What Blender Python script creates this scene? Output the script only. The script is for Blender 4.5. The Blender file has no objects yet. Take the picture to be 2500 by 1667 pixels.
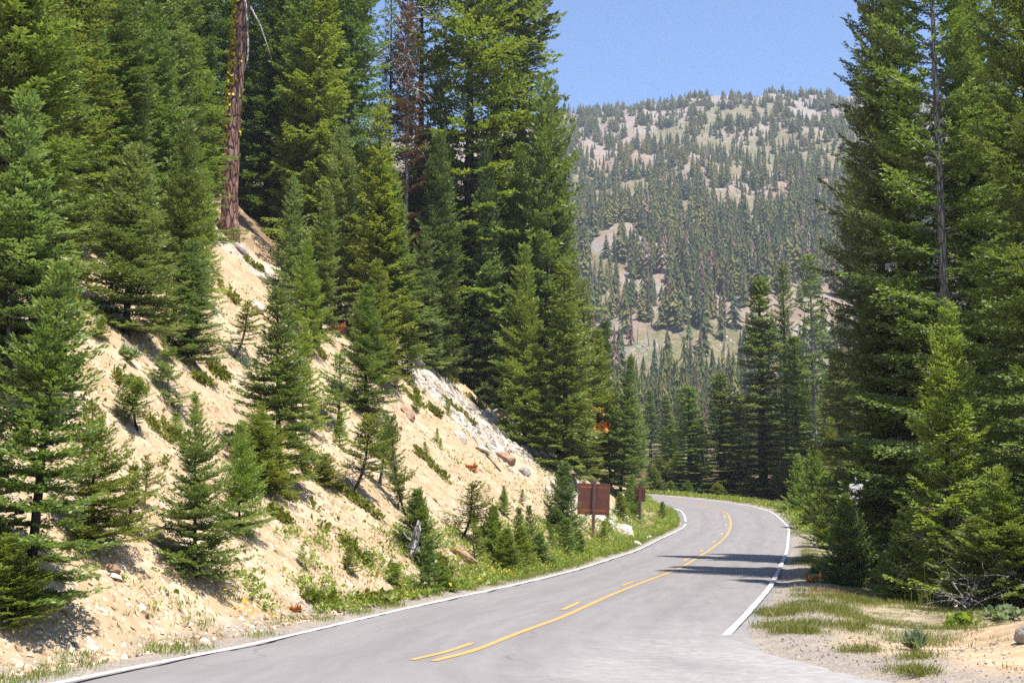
import bpy, math, random
import numpy as np
from mathutils import Matrix, Vector
SEED = 11
rnd = random.Random(SEED)
nrng = np.random.default_rng(SEED)
scene = bpy.context.scene
COL = scene.collection
R = math.radians

# ------------------------------------------------------------------ camera
FPX, CX, CY = 3200.0, 1250.0, 833.5
CAMH = 1.95
PITCH = math.atan((1235.0 - 833.5) / FPX)
SP, CP = math.sin(PITCH), math.cos(PITCH)
cam_d = bpy.data.cameras.new('camera')
cam = bpy.data.objects.new('camera', cam_d)
COL.objects.link(cam)
cam.location = (0, 0, CAMH)
cam.rotation_euler = (math.pi / 2 + PITCH, 0, 0)
cam_d.sensor_width = 36.0
cam_d.lens = FPX / 2500.0 * 36.0
cam_d.clip_start = 0.1
cam_d.clip_end = 6000
scene.camera = cam
K = 2500.0 / 2352.0            # the survey sheet is 2352 wide


def ray(px, py):
    """direction (per metre of y) through a survey point"""
    u = (px * K - CX) / FPX
    v = (CY - py * K) / FPX
    Y = CP - v * SP
    return u / Y, (SP + v * CP) / Y


# ------------------------------------------------------------------ terrain functions
_gy = np.linspace(-200, 400, 2401)
_gk = np.interp(_gy, [-200, 0, 30, 45, 60, 75, 90, 110, 140, 200, 260, 400],
                [0, 0, 0, -.12, -.03, .36, 1.1, 2.72, 5.1, 7.0, 10, 36])
_ker = np.exp(-np.linspace(-2.5, 2.5, 41) ** 2)
_ker /= _ker.sum()
_gs = np.convolve(np.pad(_gk, 20, mode='edge'), _ker, mode='valid')


def g(y):
    return np.interp(y, _gy, _gs)


LK = [(-15, -24), (-8.6, 3), (-5.0, 15.1), (-3.7, 19.1), (-2.3, 24.6), (.1, 34), (3, 47.7), (5.6, 59.6), (8.4, 72.6),
      (10.6, 81.7), (11.6, 88.5), (12.2, 94.5), (12.1, 98.0), (11.2, 101.0), (8.8, 104.6), (2, 112.5), (-10, 126), (-30, 150)]
RK = [(22, -24), (9.0, 4), (6.3, 10), (4.35, 14.6), (3.4, 17.8), (3.55, 21), (4.55, 25.2), (6.4, 33), (9.3, 46), (12, 58), (14.8, 71), (16.8, 80.5),
      (18.15, 89.5), (18.65, 95), (18.3, 99.5), (17, 104.1), (13.6, 110.2), (7, 117.5), (-5, 131), (-25, 155)]
YK = [(-1.0, 17.0), (-.5, 18.3), (.1, 20.7), (.9, 23.7), (1.75, 27.5), (3.35, 34.6), (5.4, 43.5), (8.6, 58.4), (11.25, 70.4),
      (13.6, 82.3), (15.0, 91.4), (15.3, 95.8), (14.7, 99.7), (13.5, 103), (11.6, 106.8), (5, 114.6), (-7.5, 128.5), (-27, 152)]


def crom(pts, per=24):
    p = np.array([pts[0]] + list(pts) + [pts[-1]], float)
    p[0] = 2 * p[1] - p[2]
    p[-1] = 2 * p[-2] - p[-3]
    out = []
    t = np.linspace(0, 1, per, endpoint=False)[:, None]
    for i in range(1, len(p) - 2):
        a, b, c, d = p[i - 1], p[i], p[i + 1], p[i + 2]
        out.append(.5 * (2 * b + (c - a) * t + (2 * a - 5 * b + 4 * c - d) * t ** 2 + (3 * b - a - 3 * c + d) * t ** 3))
    out.append(p[-2][None])
    return np.concatenate(out)


RLK = [(3.25, 20.3), (4.5, 25.2)] + RK[RK.index((6.4, 33)):]
LP, RP, YP, RLP = crom(LK), crom(RK), crom(YK), crom(RLK)


def resample(poly, step):
    s = np.concatenate([[0], np.cumsum(np.hypot(*np.diff(poly, axis=0).T))])
    q = np.arange(0, s[-1], step)
    return np.stack([np.interp(q, s, poly[:, 0]), np.interp(q, s, poly[:, 1])], 1), q


LPs, RPs = resample(LP, 1.5)[0], resample(RP, 1.5)[0]
ROADPOLY = np.concatenate([LPs, RPs[::-1]])
LEFTPOLY = np.concatenate([LPs, np.array([(-400, 520), (-900, 520), (-900, -60), (-40, -60)])])


def seg_dist(x, y, poly):
    x = np.asarray(x, float).ravel()
    y = np.asarray(y, float).ravel()
    best = np.full(x.shape, 1e18)
    for (ax, ay), (bx, by) in zip(poly[:-1], poly[1:]):
        dx, dy = bx - ax, by - ay
        l2 = dx * dx + dy * dy + 1e-9
        t = np.clip(((x - ax) * dx + (y - ay) * dy) / l2, 0, 1)
        d = (x - ax - t * dx) ** 2 + (y - ay - t * dy) ** 2
        np.minimum(best, d, out=best)
    return np.sqrt(best)


def inside(x, y, poly):
    x = np.asarray(x, float).ravel()
    y = np.asarray(y, float).ravel()
    c = np.zeros(x.shape, bool)
    n = len(poly)
    for i in range(n):
        ax, ay = poly[i]
        bx, by = poly[(i + 1) % n]
        if ay == by:
            continue
        m = ((ay > y) != (by > y))
        c ^= m & (x < (bx - ax) * (y - ay) / (by - ay) + ax)
    return c


_nr = np.random.default_rng(5)
_oct = []
for k in range(6):
    f = 2 ** k
    for j in range(5):
        a = _nr.uniform(0, 2 * math.pi)
        _oct.append((f * math.cos(a), f * math.sin(a), _nr.uniform(0, 6.28), k))


def fbm(x, y, scale, octs=4):
    """smooth pseudo noise about -1..1, first wavelength = scale metres"""
    r = np.zeros(np.shape(x))
    for fx, fy, ph, k in _oct:
        if k < octs:
            r = r + np.sin((x * fx + y * fy) * 6.283 / scale + ph + 1.7 * np.sin((x * fy - y * fx) * 3.1 / scale + ph * 2)) * .5 ** k
    return r / 3.2


def sstep(a, b, x):
    t = np.clip((x - a) / (b - a), 0, 1)
    return t * t * (3 - 2 * t)


def fields(x, y):
    """signed left bank distance, right side distance, on-road flag"""
    dl, dr = seg_dist(x, y, LPs), seg_dist(x, y, RPs)
    onroad = inside(x, y, ROADPOLY)
    left = inside(x, y, LEFTPOLY) & ~onroad
    return dl, dr, left, onroad


def zf(x, y, full=False):
    shp = np.shape(x)
    x = np.asarray(x, float).ravel()
    y = np.asarray(y, float).ravel()
    dl, dr, left, onroad = fields(x, y)
    z = g(np.minimum(y, 399))
    # far mountainside behind the bend
    zr = np.interp(x, [-900, -300, 0, 47, 140, 181, 250, 330, 600, 1200], [220, 260, 296, 307, 319, 322, 321, 318, 290, 210]) / 327.
    hill = np.interp(y, [200, 260, 330, 400, 520, 700, 900, 1000, 1060, 1300, 2500], [7, 10, 21, 38, 94, 184, 284, 327, 330, 250, 120])
    hb = 7 + (hill - 7) * zr + fbm(x, y, 130, 5) * 5.0 * sstep(300, 520, y) * (1 - .5 * sstep(820, 980, y)) + fbm(x + 90, y, 38, 3) * 1.6 * sstep(420, 620, y)
    w = sstep(170, 290, y)
    z = z * (1 - w) + hb * w
    # cut bank on the inside of the curve
    e = np.where(left, dl - 1.0, -1.0)
    ramp = np.where(e > .7, e - .35, np.where(e > 0, e * e / 1.4, 0))
    bank = .80 * np.minimum(ramp, 24) + .46 * np.clip(ramp - 24, 0, 60) + .1 * np.clip(ramp - 84, 0, 500)
    n = fbm(x, y, 9, 4) * .34 * sstep(.6, 5, e) + fbm(x + 31, y - 7, 2.2, 3) * .055 * sstep(.2, 2, e)
    z = z + np.where(left, bank + n, 0) * (1 - sstep(180, 300, y))
    # outside of the curve: shallow ditch, small rises, a sandy mound beside the turnout
    out = ~left & ~onroad
    z = z + np.where(out, -.22 * sstep(1.0, 3.2, dr) + .03 * np.clip(dr - 4, 0, 20) + fbm(x, y, 6, 4) * .10 * sstep(.8, 3, dr), 0)
    z = z + np.where(out, .95 * np.exp(-(((x - 9.6) / 2.6) ** 2 + ((y - 18.6) / 3.2) ** 2)) + .45 * np.exp(-(((x - 7.6) / 1.9) ** 2 + ((y - 16.3) / 1.7) ** 2)), 0)
    z = np.where(onroad, z - .07, z - .07 + .07 * sstep(.25, .75, np.minimum(dl, dr)))
    if full:
        return z, dl, dr, left, onroad
    return z.reshape(shp)


def hit(px, py, ymin=8., ymax=1100.):
    """where the line of sight through a survey point meets the ground"""
    dx, dz = ray(px, py)
    ys = np.concatenate([np.arange(ymin, 140, .15), np.arange(140, ymax, 2.)])
    ys = ys[ys > ymin]
    r = CAMH + dz * ys - zf(dx * ys, ys)
    i = int(np.argmax(r < 0))
    if r[i] >= 0:
        i = len(ys) - 1
    y = ys[i]
    return float(dx * y), float(y), float(zf(np.array([dx * y]), np.array([y]))[0])


# ------------------------------------------------------------------ mesh helpers
def np_mesh(name, V, F, mats=(), midx=None, smooth=False):
    """V (n,3), F list of (m,k) arrays"""
    me = bpy.data.meshes.new(name)
    V = np.ascontiguousarray(V, np.float32)
    if not isinstance(F, (list, tuple)):
        F = [F]
    F = [np.asarray(f, np.int32) for f in F if len(f)]
    nl = sum(f.size for f in F)
    nf = sum(len(f) for f in F)
    me.vertices.add(len(V))
    me.vertices.foreach_set('co', V.ravel())
    me.loops.add(nl)
    me.loops.foreach_set('vertex_index', np.concatenate([f.ravel() for f in F]))
    me.polygons.add(nf)
    tot = np.concatenate([np.full(len(f), f.shape[1], np.int32) for f in F])
    st = np.concatenate([[0], np.cumsum(tot)[:-1]]).astype(np.int32)
    me.polygons.foreach_set('loop_start', st)
    me.polygons.foreach_set('loop_total', tot)
    if midx is not None:
        me.polygons.foreach_set('material_index', np.asarray(midx, np.int32))
    me.polygons.foreach_set('use_smooth', np.full(nf, smooth, bool))
    for m in mats:
        me.materials.append(m)
    me.update(calc_edges=True)
    return me


def link(name, me, parent=None, loc=None):
    o = bpy.data.objects.new(name, me)
    COL.objects.link(o)
    if parent is not None:
        o.parent = parent
    if loc is not None:
        o.location = loc
    return o


def tag(o, label=None, cat=None, group=None, kind=None):
    if label:
        o['label'] = label
    if cat:
        o['category'] = cat
    if group:
        o['group'] = group
    if kind:
        o['kind'] = kind
    return o


class MB:
    """collects vertices and faces of one mesh"""

    def __init__(s):
        s.V, s.F, s.n = [], {}, 0

    def add(s, v, *fs):
        v = np.asarray(v, float)
        for f in fs:
            f = np.asarray(f, int)
            if len(f):
                s.F.setdefault(f.shape[1], []).append(f + s.n)
        s.V.append(v)
        s.n += len(v)

    def tube(s, pts, rad, sides=8, cap=True, wob=0., rng=None):
        pts = np.asarray(pts, float)
        rad = np.asarray(rad, float)
        n = len(pts)
        t = np.gradient(pts, axis=0)
        t /= np.linalg.norm(t, axis=1)[:, None] + 1e-9
        ref = np.array([0, 0, 1.]) if abs(t[0][2]) < .9 else np.array([1., 0, 0])
        a = np.cross(t, ref)
        a /= np.linalg.norm(a, axis=1)[:, None] + 1e-9
        b = np.cross(t, a)
        th = np.linspace(0, 2 * math.pi, sides, endpoint=False)
        rr = rad[:, None] * np.ones((1, sides))
        if wob and rng is not None:
            rr = rr * (1 + rng.normal(0, wob, (n, sides)))
        v = pts[:, None] + rr[..., None] * (np.cos(th)[None, :, None] * a[:, None] + np.sin(th)[None, :, None] * b[:, None])
        i = np.arange(n - 1)[:, None] * sides
        j = np.arange(sides)[None]
        j2 = (j + 1) % sides
        q = np.stack([i + j, i + j2, i + sides + j2, i + sides + j], -1).reshape(-1, 4)
        s.add(v.reshape(-1, 3), q)
        if cap:
            c = np.stack([np.arange(1, sides - 1)], 0)[0]
            tri = np.stack([np.zeros_like(c), c, c + 1], 1)
            base = s.n - n * sides
            s.F.setdefault(3, []).append(tri[:, ::-1] + base)
            s.F.setdefault(3, []).append(tri + base + (n - 1) * sides)

    def box(s, c, size, rz=0., bev=.0):
        x, y, z = np.array(size) / 2
        b = bev
        # bevelled box as stacked octagon rings
        def ringv(zz, k):
            xx, yy, c2 = x - k, y - k, max(b, 1e-4)
            return [(-xx + c2, -yy, zz), (xx - c2, -yy, zz), (xx, -yy + c2, zz), (xx, yy - c2, zz), (xx - c2, yy, zz), (-xx + c2, yy, zz), (-xx, yy - c2, zz), (-xx, -yy + c2, zz)]
        rings = [ringv(-z, b), ringv(-z + b, 0), ringv(z - b, 0), ringv(z, b)] if b > 0 else [ringv(-z, 0), ringv(z, 0)]
        v = np.array([p for r_ in rings for p in r_])
        m = len(rings)
        q = []
        for i in range(m - 1):
            for j in range(8):
                q.append((i * 8 + j, i * 8 + (j + 1) % 8, (i + 1) * 8 + (j + 1) % 8, (i + 1) * 8 + j))
        cr, sr = math.cos(rz), math.sin(rz)
        v = np.stack([v[:, 0] * cr - v[:, 1] * sr, v[:, 0] * sr + v[:, 1] * cr, v[:, 2]], 1) + np.array(c)
        s.add(v, q, np.array([list(range(8))[::-1]]), np.array([[(m - 1) * 8 + j for j in range(8)]]))

    def mesh(s, name, mats=(), smooth=False):
        return np_mesh(name, np.concatenate(s.V), [np.concatenate(f) for f in s.F.values()], mats, smooth=smooth)


# ------------------------------------------------------------------ materials
def newmat(name):
    m = bpy.data.materials.new(name)
    m.use_nodes = True
    nt = m.node_tree
    nt.nodes.clear()
    return m, nt


def N(nt, typ, **kw):
    n = nt.nodes.new(typ)
    for k, v in kw.items():
        setattr(n, k, v)
    return n


def L(nt, a, b):
    nt.links.new(a, b)


def math_(nt, op, a, b=None, c=None, clamp=False):
    n = N(nt, 'ShaderNodeMath', operation=op, use_clamp=clamp)
    for i, v in enumerate((a, b, c)):
        if v is None:
            continue
        if isinstance(v, (int, float)):
            n.inputs[i].default_value = v
        else:
            L(nt, v, n.inputs[i])
    return n.outputs[0]


def mixc(nt, fac, a, b, blend='MIX'):
    n = N(nt, 'ShaderNodeMix', data_type='RGBA', blend_type=blend)
    for s, v in ((n.inputs[0], fac), (n.inputs[6], a), (n.inputs[7], b)):
        if isinstance(v, (int, float)):
            s.default_value = v
        elif isinstance(v, tuple):
            s.default_value = (*v, 1) if len(v) == 3 else v
        else:
            L(nt, v, s)
    return n.outputs[2]


def noise(nt, vec, scale, detail=4., rough=.55, dist=0.):
    n = N(nt, 'ShaderNodeTexNoise')
    n.inputs['Scale'].default_value = scale
    n.inputs['Detail'].default_value = detail
    n.inputs['Roughness'].default_value = rough
    n.inputs['Distortion'].default_value = dist
    if vec is not None:
        L(nt, vec, n.inputs['Vector'])
    return n.outputs['Fac']


def ramp(nt, fac, stops):
    n = N(nt, 'ShaderNodeValToRGB')
    cr = n.color_ramp
    while len(cr.elements) < len(stops):
        cr.elements.new(.5)
    for e, (p, c) in zip(cr.elements, stops):
        e.position = p
        e.color = (*c, 1) if len(c) == 3 else c
    L(nt, fac, n.inputs[0])
    return n.outputs[0]


def maprange(nt, v, a, b, c=0., d=1.):
    n = N(nt, 'ShaderNodeMapRange')
    n.clamp = True
    for i, k in ((1, a), (2, b), (3, c), (4, d)):
        n.inputs[i].default_value = k
    L(nt, v, n.inputs[0])
    return n.outputs[0]


def out_principled(nt, col, rough=.8, spec=.3, bump=None, bumpstr=.3, bumpdist=.02):
    p = N(nt, 'ShaderNodeBsdfPrincipled')
    o = N(nt, 'ShaderNodeOutputMaterial')
    if isinstance(col, tuple):
        p.inputs['Base Color'].default_value = (*col, 1)
    else:
        L(nt, col, p.inputs['Base Color'])
    if isinstance(rough, (int, float)):
        p.inputs['Roughness'].default_value = rough
    else:
        L(nt, rough, p.inputs['Roughness'])
    p.inputs['Specular IOR Level'].default_value = spec
    if bump is not None:
        b = N(nt, 'ShaderNodeBump')
        b.inputs['Strength'].default_value = bumpstr
        b.inputs['Distance'].default_value = bumpdist
        L(nt, bump, b.inputs['Height'])
        L(nt, b.outputs[0], p.inputs['Normal'])
    L(nt, p.outputs[0], o.inputs[0])
    return p


def objco(nt):
    return N(nt, 'ShaderNodeTexCoord').outputs['Object']


def scaled(nt, vec, sc, rot=(0, 0, 0)):
    m = N(nt, 'ShaderNodeMapping')
    m.inputs['Scale'].default_value = sc
    m.inputs['Rotation'].default_value = rot
    L(nt, vec, m.inputs['Vector'])
    return m.outputs[0]


def foliage(name, c0, c1, tip, trans=.30, spec=.35, rough=.5, hue=.0, far=0.):
    """needle spray: colour differs from shoot to shoot and from tree to tree"""
    m, nt = newmat(name)
    geo = N(nt, 'ShaderNodeNewGeometry')
    isl = geo.outputs['Random Per Island']
    oi = N(nt, 'ShaderNodeObjectInfo').outputs['Random']
    co = objco(nt)
    nz = noise(nt, co, 1.1, 2)
    col = mixc(nt, isl, c0, c1)
    col = mixc(nt, maprange(nt, isl, .72, 1., 0, .75), col, tip)
    col = mixc(nt, maprange(nt, nz, .42, .68, 0, .45), col, tip)
    hsv = N(nt, 'ShaderNodeHueSaturation')
    L(nt, math_(nt, 'MULTIPLY_ADD', oi, .030, .469 + hue), hsv.inputs['Hue'])
    hsv.inputs['Saturation'].default_value = 1.0
    L(nt, math_(nt, 'MULTIPLY_ADD', math_(nt, 'FRACT', math_(nt, 'MULTIPLY', oi, 7.31)), .40, .80), hsv.inputs['Value'])
    L(nt, col, hsv.inputs['Color'])
    col = hsv.outputs[0]
    if far:      # trees of a stand differ in tone
        pos = geo.outputs['Position']
        w_ = noise(nt, scaled(nt, pos, (1, 1, .02)), .16, 2, .5)
        w2 = noise(nt, scaled(nt, pos, (1, 1, .02)), .035, 3, .6)
        col = mixc(nt, maprange(nt, w_, .36, .64, 0, far), mixc(nt, 1., col, (.48, .58, .75), 'MULTIPLY'), mixc(nt, 1., col, (1.65, 1.30, 1.0), 'MULTIPLY'))
        col = mixc(nt, maprange(nt, w2, .48, .66, 0, .5), col, mixc(nt, 1., col, (1.5, 1.05, .9), 'MULTIPLY'))
    p = N(nt, 'ShaderNodeBsdfPrincipled')
    L(nt, col, p.inputs['Base Color'])
    p.inputs['Roughness'].default_value = rough
    p.inputs['Specular IOR Level'].default_value = spec
    t = N(nt, 'ShaderNodeBsdfTranslucent')
    L(nt, mixc(nt, 1., col, (1.25, 1.35, .55), 'MULTIPLY'), t.inputs['Color'])
    mx = N(nt, 'ShaderNodeMixShader')
    mx.inputs[0].default_value = trans
    L(nt, p.outputs[0], mx.inputs[1])
    L(nt, t.outputs[0], mx.inputs[2])
    o = N(nt, 'ShaderNodeOutputMaterial')
    L(nt, mx.outputs[0], o.inputs[0])
    return m


FM = {
    'fir': foliage('fir_needles', (.085, .145, .040), (.155, .235, .066), (.27, .345, .095), trans=.28),
    'blue': foliage('bluish_needles', (.095, .158, .056), (.170, .248, .088), (.31, .38, .15), trans=.26),
    'bright': foliage('bright_needles', (.130, .205, .036), (.195, .280, .054), (.32, .38, .085), trans=.32),
    'olive': foliage('olive_needles', (.110, .150, .038), (.170, .210, .052), (.28, .28, .075), trans=.30),
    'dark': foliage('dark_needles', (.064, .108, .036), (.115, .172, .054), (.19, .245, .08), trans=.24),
    'hem': foliage('hemlock_needles', (.115, .175, .030), (.175, .240, .048), (.29, .335, .068), trans=.32),
    'red': foliage('dead_red_needles', (.20, .075, .035), (.30, .12, .05), (.36, .17, .07), trans=.2),
    'brown': foliage('dead_brown_needles', (.13, .08, .05), (.21, .14, .09), (.26, .18, .12), trans=.15),
}


def bark(name, a, b, c, sc=6., lich=None):
    m, nt = newmat(name)
    co = objco(nt)
    st = scaled(nt, co, (1, 1, .22))
    n1 = noise(nt, st, sc, 6, .65, .6)
    vor = N(nt, 'ShaderNodeTexVoronoi', feature='DISTANCE_TO_EDGE')
    vor.inputs['Scale'].default_value = sc * 1.4
    L(nt, st, vor.inputs['Vector'])
    col = ramp(nt, n1, [(.3, a), (.52, b), (.72, c)])
    crack = maprange(nt, vor.outputs['Distance'], 0, .12)
    col = mixc(nt, crack, tuple(x * .35 for x in a), col)
    if lich:
        ln = noise(nt, co, 3.2, 5, .7)
        col = mixc(nt, maprange(nt, ln, .60, .64), col, lich)
    out_principled(nt, col, .85, .2, math_(nt, 'ADD', crack, n1), .8, .06)
    return m


BARK = {
    'grey': bark('grey_bark', (.07, .06, .055), (.16, .14, .125), (.30, .27, .24)),
    'dark': bark('dark_bark', (.030, .024, .022), (.06, .05, .045), (.11, .09, .08)),
    'red': bark('red_fir_bark', (.085, .042, .032), (.20, .105, .078), (.34, .225, .185), 3.6),
    'pale': bark('pale_bark', (.20, .18, .16), (.38, .34, .31), (.55, .52, .48)),
    'dead': bark('weathered_wood', (.22, .20, .18), (.40, .37, .34), (.58, .55, .51), 9.),
    'tan': bark('sun_bleached_log_wood', (.30, .25, .20), (.50, .44, .37), (.68, .62, .54), 9.),
}
# ------------------------------------------------------------------ ground sheet and mountain
def axis(*segs):
    out = []
    for a, b, s in segs:
        out.append(np.arange(a, b, s))
    out.append([segs[-1][1]])
    return np.concatenate(out)


XS = axis((-1600, -420, 118), (-420, -180, 20), (-180, -60, 6), (-60, -30, 2), (-30, 27, .3), (27, 60, 1.5), (60, 400, 6), (400, 1600, 60))
YS = axis((-120, -20, 10), (-20, 9, 1.), (9, 118, .34), (118, 180, 2), (180, 260, 4), (260, 1100, 6.5), (1100, 2600, 75))
GX, GY = np.meshgrid(XS, YS)
GZ, DL, DR, LEFT, ONR = zf(GX, GY, True)
SCR_A, SCR_B = hit(968, 862), hit(1300, 1108)
SCR_C = hit(1130, 1000)
SCR2 = hit(585, 615)


def scree_mask(x, y):
    d = seg_dist(x, y, np.array([SCR_A[:2], SCR_C[:2], SCR_B[:2]]))
    w = 4.4 + fbm(np.ravel(x), np.ravel(y), 5, 4) * 2.2
    m = 1 - sstep(w * .6, w * 1.25, d)
    d2 = np.hypot(np.ravel(x) - SCR2[0], (np.ravel(y) - SCR2[1]) * .7)
    m2 = 1 - sstep(1.2, 2.6, d2 + fbm(np.ravel(x), np.ravel(y), 3, 3))
    return np.maximum(m, m2)


x_, y_ = GX.ravel(), GY.ravel()
M_bank = np.where(LEFT, sstep(.7, 1.6, DL + fbm(x_, y_, 2.5, 3) * .4), 0)
mound = np.exp(-(((x_ - 8.8) / 4.2) ** 2 + ((y_ - 17.4) / 4.4) ** 2))
M_bank = np.maximum(M_bank, sstep(.22, .45, mound + fbm(x_, y_, 2.2, 3) * .12) * ~LEFT)
M_scree = scree_mask(GX, GY) * (y_ < 130)
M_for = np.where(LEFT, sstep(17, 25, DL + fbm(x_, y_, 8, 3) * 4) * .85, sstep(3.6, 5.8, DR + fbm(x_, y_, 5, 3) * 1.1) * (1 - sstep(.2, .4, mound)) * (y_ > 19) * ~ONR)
M_grav = 1 - sstep(.9, 1.7, np.minimum(DL, DR) + fbm(x_, y_, 1.7, 3) * .35)


def ground_mat():
    m, nt = newmat('mountain_soil')
    co = objco(nt)
    at = N(nt, 'ShaderNodeAttribute', attribute_name='zone')
    sep = N(nt, 'ShaderNodeSeparateColor')
    L(nt, at.outputs['Color'], sep.inputs[0])
    bank, scree, forest, grav = sep.outputs[0], sep.outputs[1], sep.outputs[2], at.outputs['Alpha']
    n0 = noise(nt, co, .35, 4, .6)
    n1 = noise(nt, co, 2.3, 6, .65)
    n2 = noise(nt, co, 17., 5, .7)
    v = N(nt, 'ShaderNodeTexVoronoi')
    v.inputs['Scale'].default_value = 9.
    v.inputs['Randomness'].default_value = 1.
    L(nt, co, v.inputs['Vector'])
    v2 = N(nt, 'ShaderNodeTexVoronoi')
    v2.inputs['Scale'].default_value = 48.
    L(nt, co, v2.inputs['Vector'])
    soil = ramp(nt, n1, [(.28, (.265, .182, .105)), (.45, (.365, .265, .160)), (.60, (.43, .332, .215)), (.8, (.51, .425, .30))])
    soil = mixc(nt, maprange(nt, n0, .45, .62, 0, .5), soil, (.35, .225, .12))
    dsl = noise(nt, scaled(nt, co, (.22, 2.1, .8), (0, 0, R(17))), 1., 5, .62)
    soil = mixc(nt, maprange(nt, dsl, .52, .70, 0, .5), soil, (.53, .46, .35))
    soil = mixc(nt, maprange(nt, dsl, .46, .30, 0, .40), soil, (.26, .18, .105))
    vs = N(nt, 'ShaderNodeSeparateColor')
    L(nt, v.outputs['Color'], vs.inputs[0])
    peb = math_(nt, 'MULTIPLY', math_(nt, 'GREATER_THAN', vs.outputs[0], .62), math_(nt, 'LESS_THAN', v.outputs['Distance'], .32))
    soil = mixc(nt, math_(nt, 'MULTIPLY', peb, .65), soil, (.54, .45, .345))
    soil = mixc(nt, maprange(nt, n2, .60, .75, 0, .6), soil, (.235, .155, .095))
    scr = ramp(nt, n1, [(.3, (.33, .275, .21)), (.5, (.43, .37, .295)), (.75, (.50, .445, .37))])
    scr = mixc(nt, maprange(nt, n2, .58, .72, 0, .5), scr, (.33, .26, .2))
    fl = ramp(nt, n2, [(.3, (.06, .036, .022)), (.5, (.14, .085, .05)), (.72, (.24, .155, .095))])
    gs = N(nt, 'ShaderNodeSeparateColor')
    L(nt, v2.outputs['Color'], gs.inputs[0])
    gr = ramp(nt, gs.outputs[0], [(.0, (.18, .15, .125)), (.5, (.245, .21, .175)), (1., (.32, .28, .24))])
    gr = mixc(nt, maprange(nt, n1, .5, .7, 0, .5), gr, (.40, .33, .25))
    verge = mixc(nt, maprange(nt, n1, .42, .6), (.33, .27, .19), (.20, .17, .085))
    c = mixc(nt, bank, verge, soil)
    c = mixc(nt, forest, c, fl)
    c = mixc(nt, scree, c, scr)
    c = mixc(nt, grav, c, gr)
    h = math_(nt, 'ADD', math_(nt, 'MULTIPLY', n2, .5), math_(nt, 'ADD', n1, math_(nt, 'MULTIPLY', math_(nt, 'SUBTRACT', 1., v.outputs['Distance']), .45)))
    out_principled(nt, c, .92, .15, h, .9, .034)
    return m


def mountain_mat():
    m, nt = newmat('mountainside_rock_and_soil')
    co = objco(nt)
    n0 = noise(nt, co, .012, 5, .6)
    n1 = noise(nt, co, .06, 6, .65)
    n2 = noise(nt, co, .5, 5, .7)
    sepx = N(nt, 'ShaderNodeSeparateXYZ')
    L(nt, co, sepx.inputs[0])
    soil = ramp(nt, n1, [(.3, (.17, .118, .082)), (.5, (.265, .195, .145)), (.7, (.34, .265, .205))])
    rock = ramp(nt, n2, [(.3, (.105, .097, .095)), (.5, (.215, .20, .195)), (.7, (.38, .36, .345))])
    hi = maprange(nt, sepx.outputs[2], 190, 300, 0., .75)
    rk = math_(nt, 'ADD', hi, maprange(nt, n1, .50, .60, 0, .9), clamp=True)
    rk = math_(nt, 'MULTIPLY', rk, maprange(nt, n2, .42, .52))
    c = mixc(nt, rk, soil, rock)
    c = mixc(nt, math_(nt, 'MULTIPLY', maprange(nt, n0, .49, .56), maprange(nt, n2, .40, .55, 0, .9)), c, (.12, .13, .042))
    out_principled(nt, c, .95, .1, math_(nt, 'ADD', n2, n1), 1., 1.2)
    return m


def grid_faces(ny, nx):
    i = np.arange(ny - 1)[:, None] * nx
    j = np.arange(nx - 1)[None]
    return np.stack([i + j, i + j + 1, i + nx + j + 1, i + nx + j], -1).reshape(-1, 4)


GM, MM = ground_mat(), mountain_mat()
nx = len(XS)
iy = int(np.argmin(abs(YS - 260)))
VV = np.stack([x_, y_, GZ], 1)
zone = np.stack([M_bank, M_scree, M_for, M_grav], 1).astype(np.float32)


def sheet(name, r0, r1, mat):
    v = VV[r0 * nx:(r1 + 1) * nx]
    me = np_mesh(name, v, grid_faces(r1 - r0 + 1, nx), (mat,), smooth=True)
    a = me.color_attributes.new('zone', 'FLOAT_COLOR', 'POINT')
    a.data.foreach_set('color', zone[r0 * nx:(r1 + 1) * nx].ravel())
    o = link(name, me)
    return tag(o, kind='structure')


sheet('ground', 0, iy, GM)
sheet('mountain', iy, len(YS) - 1, MM)


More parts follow.
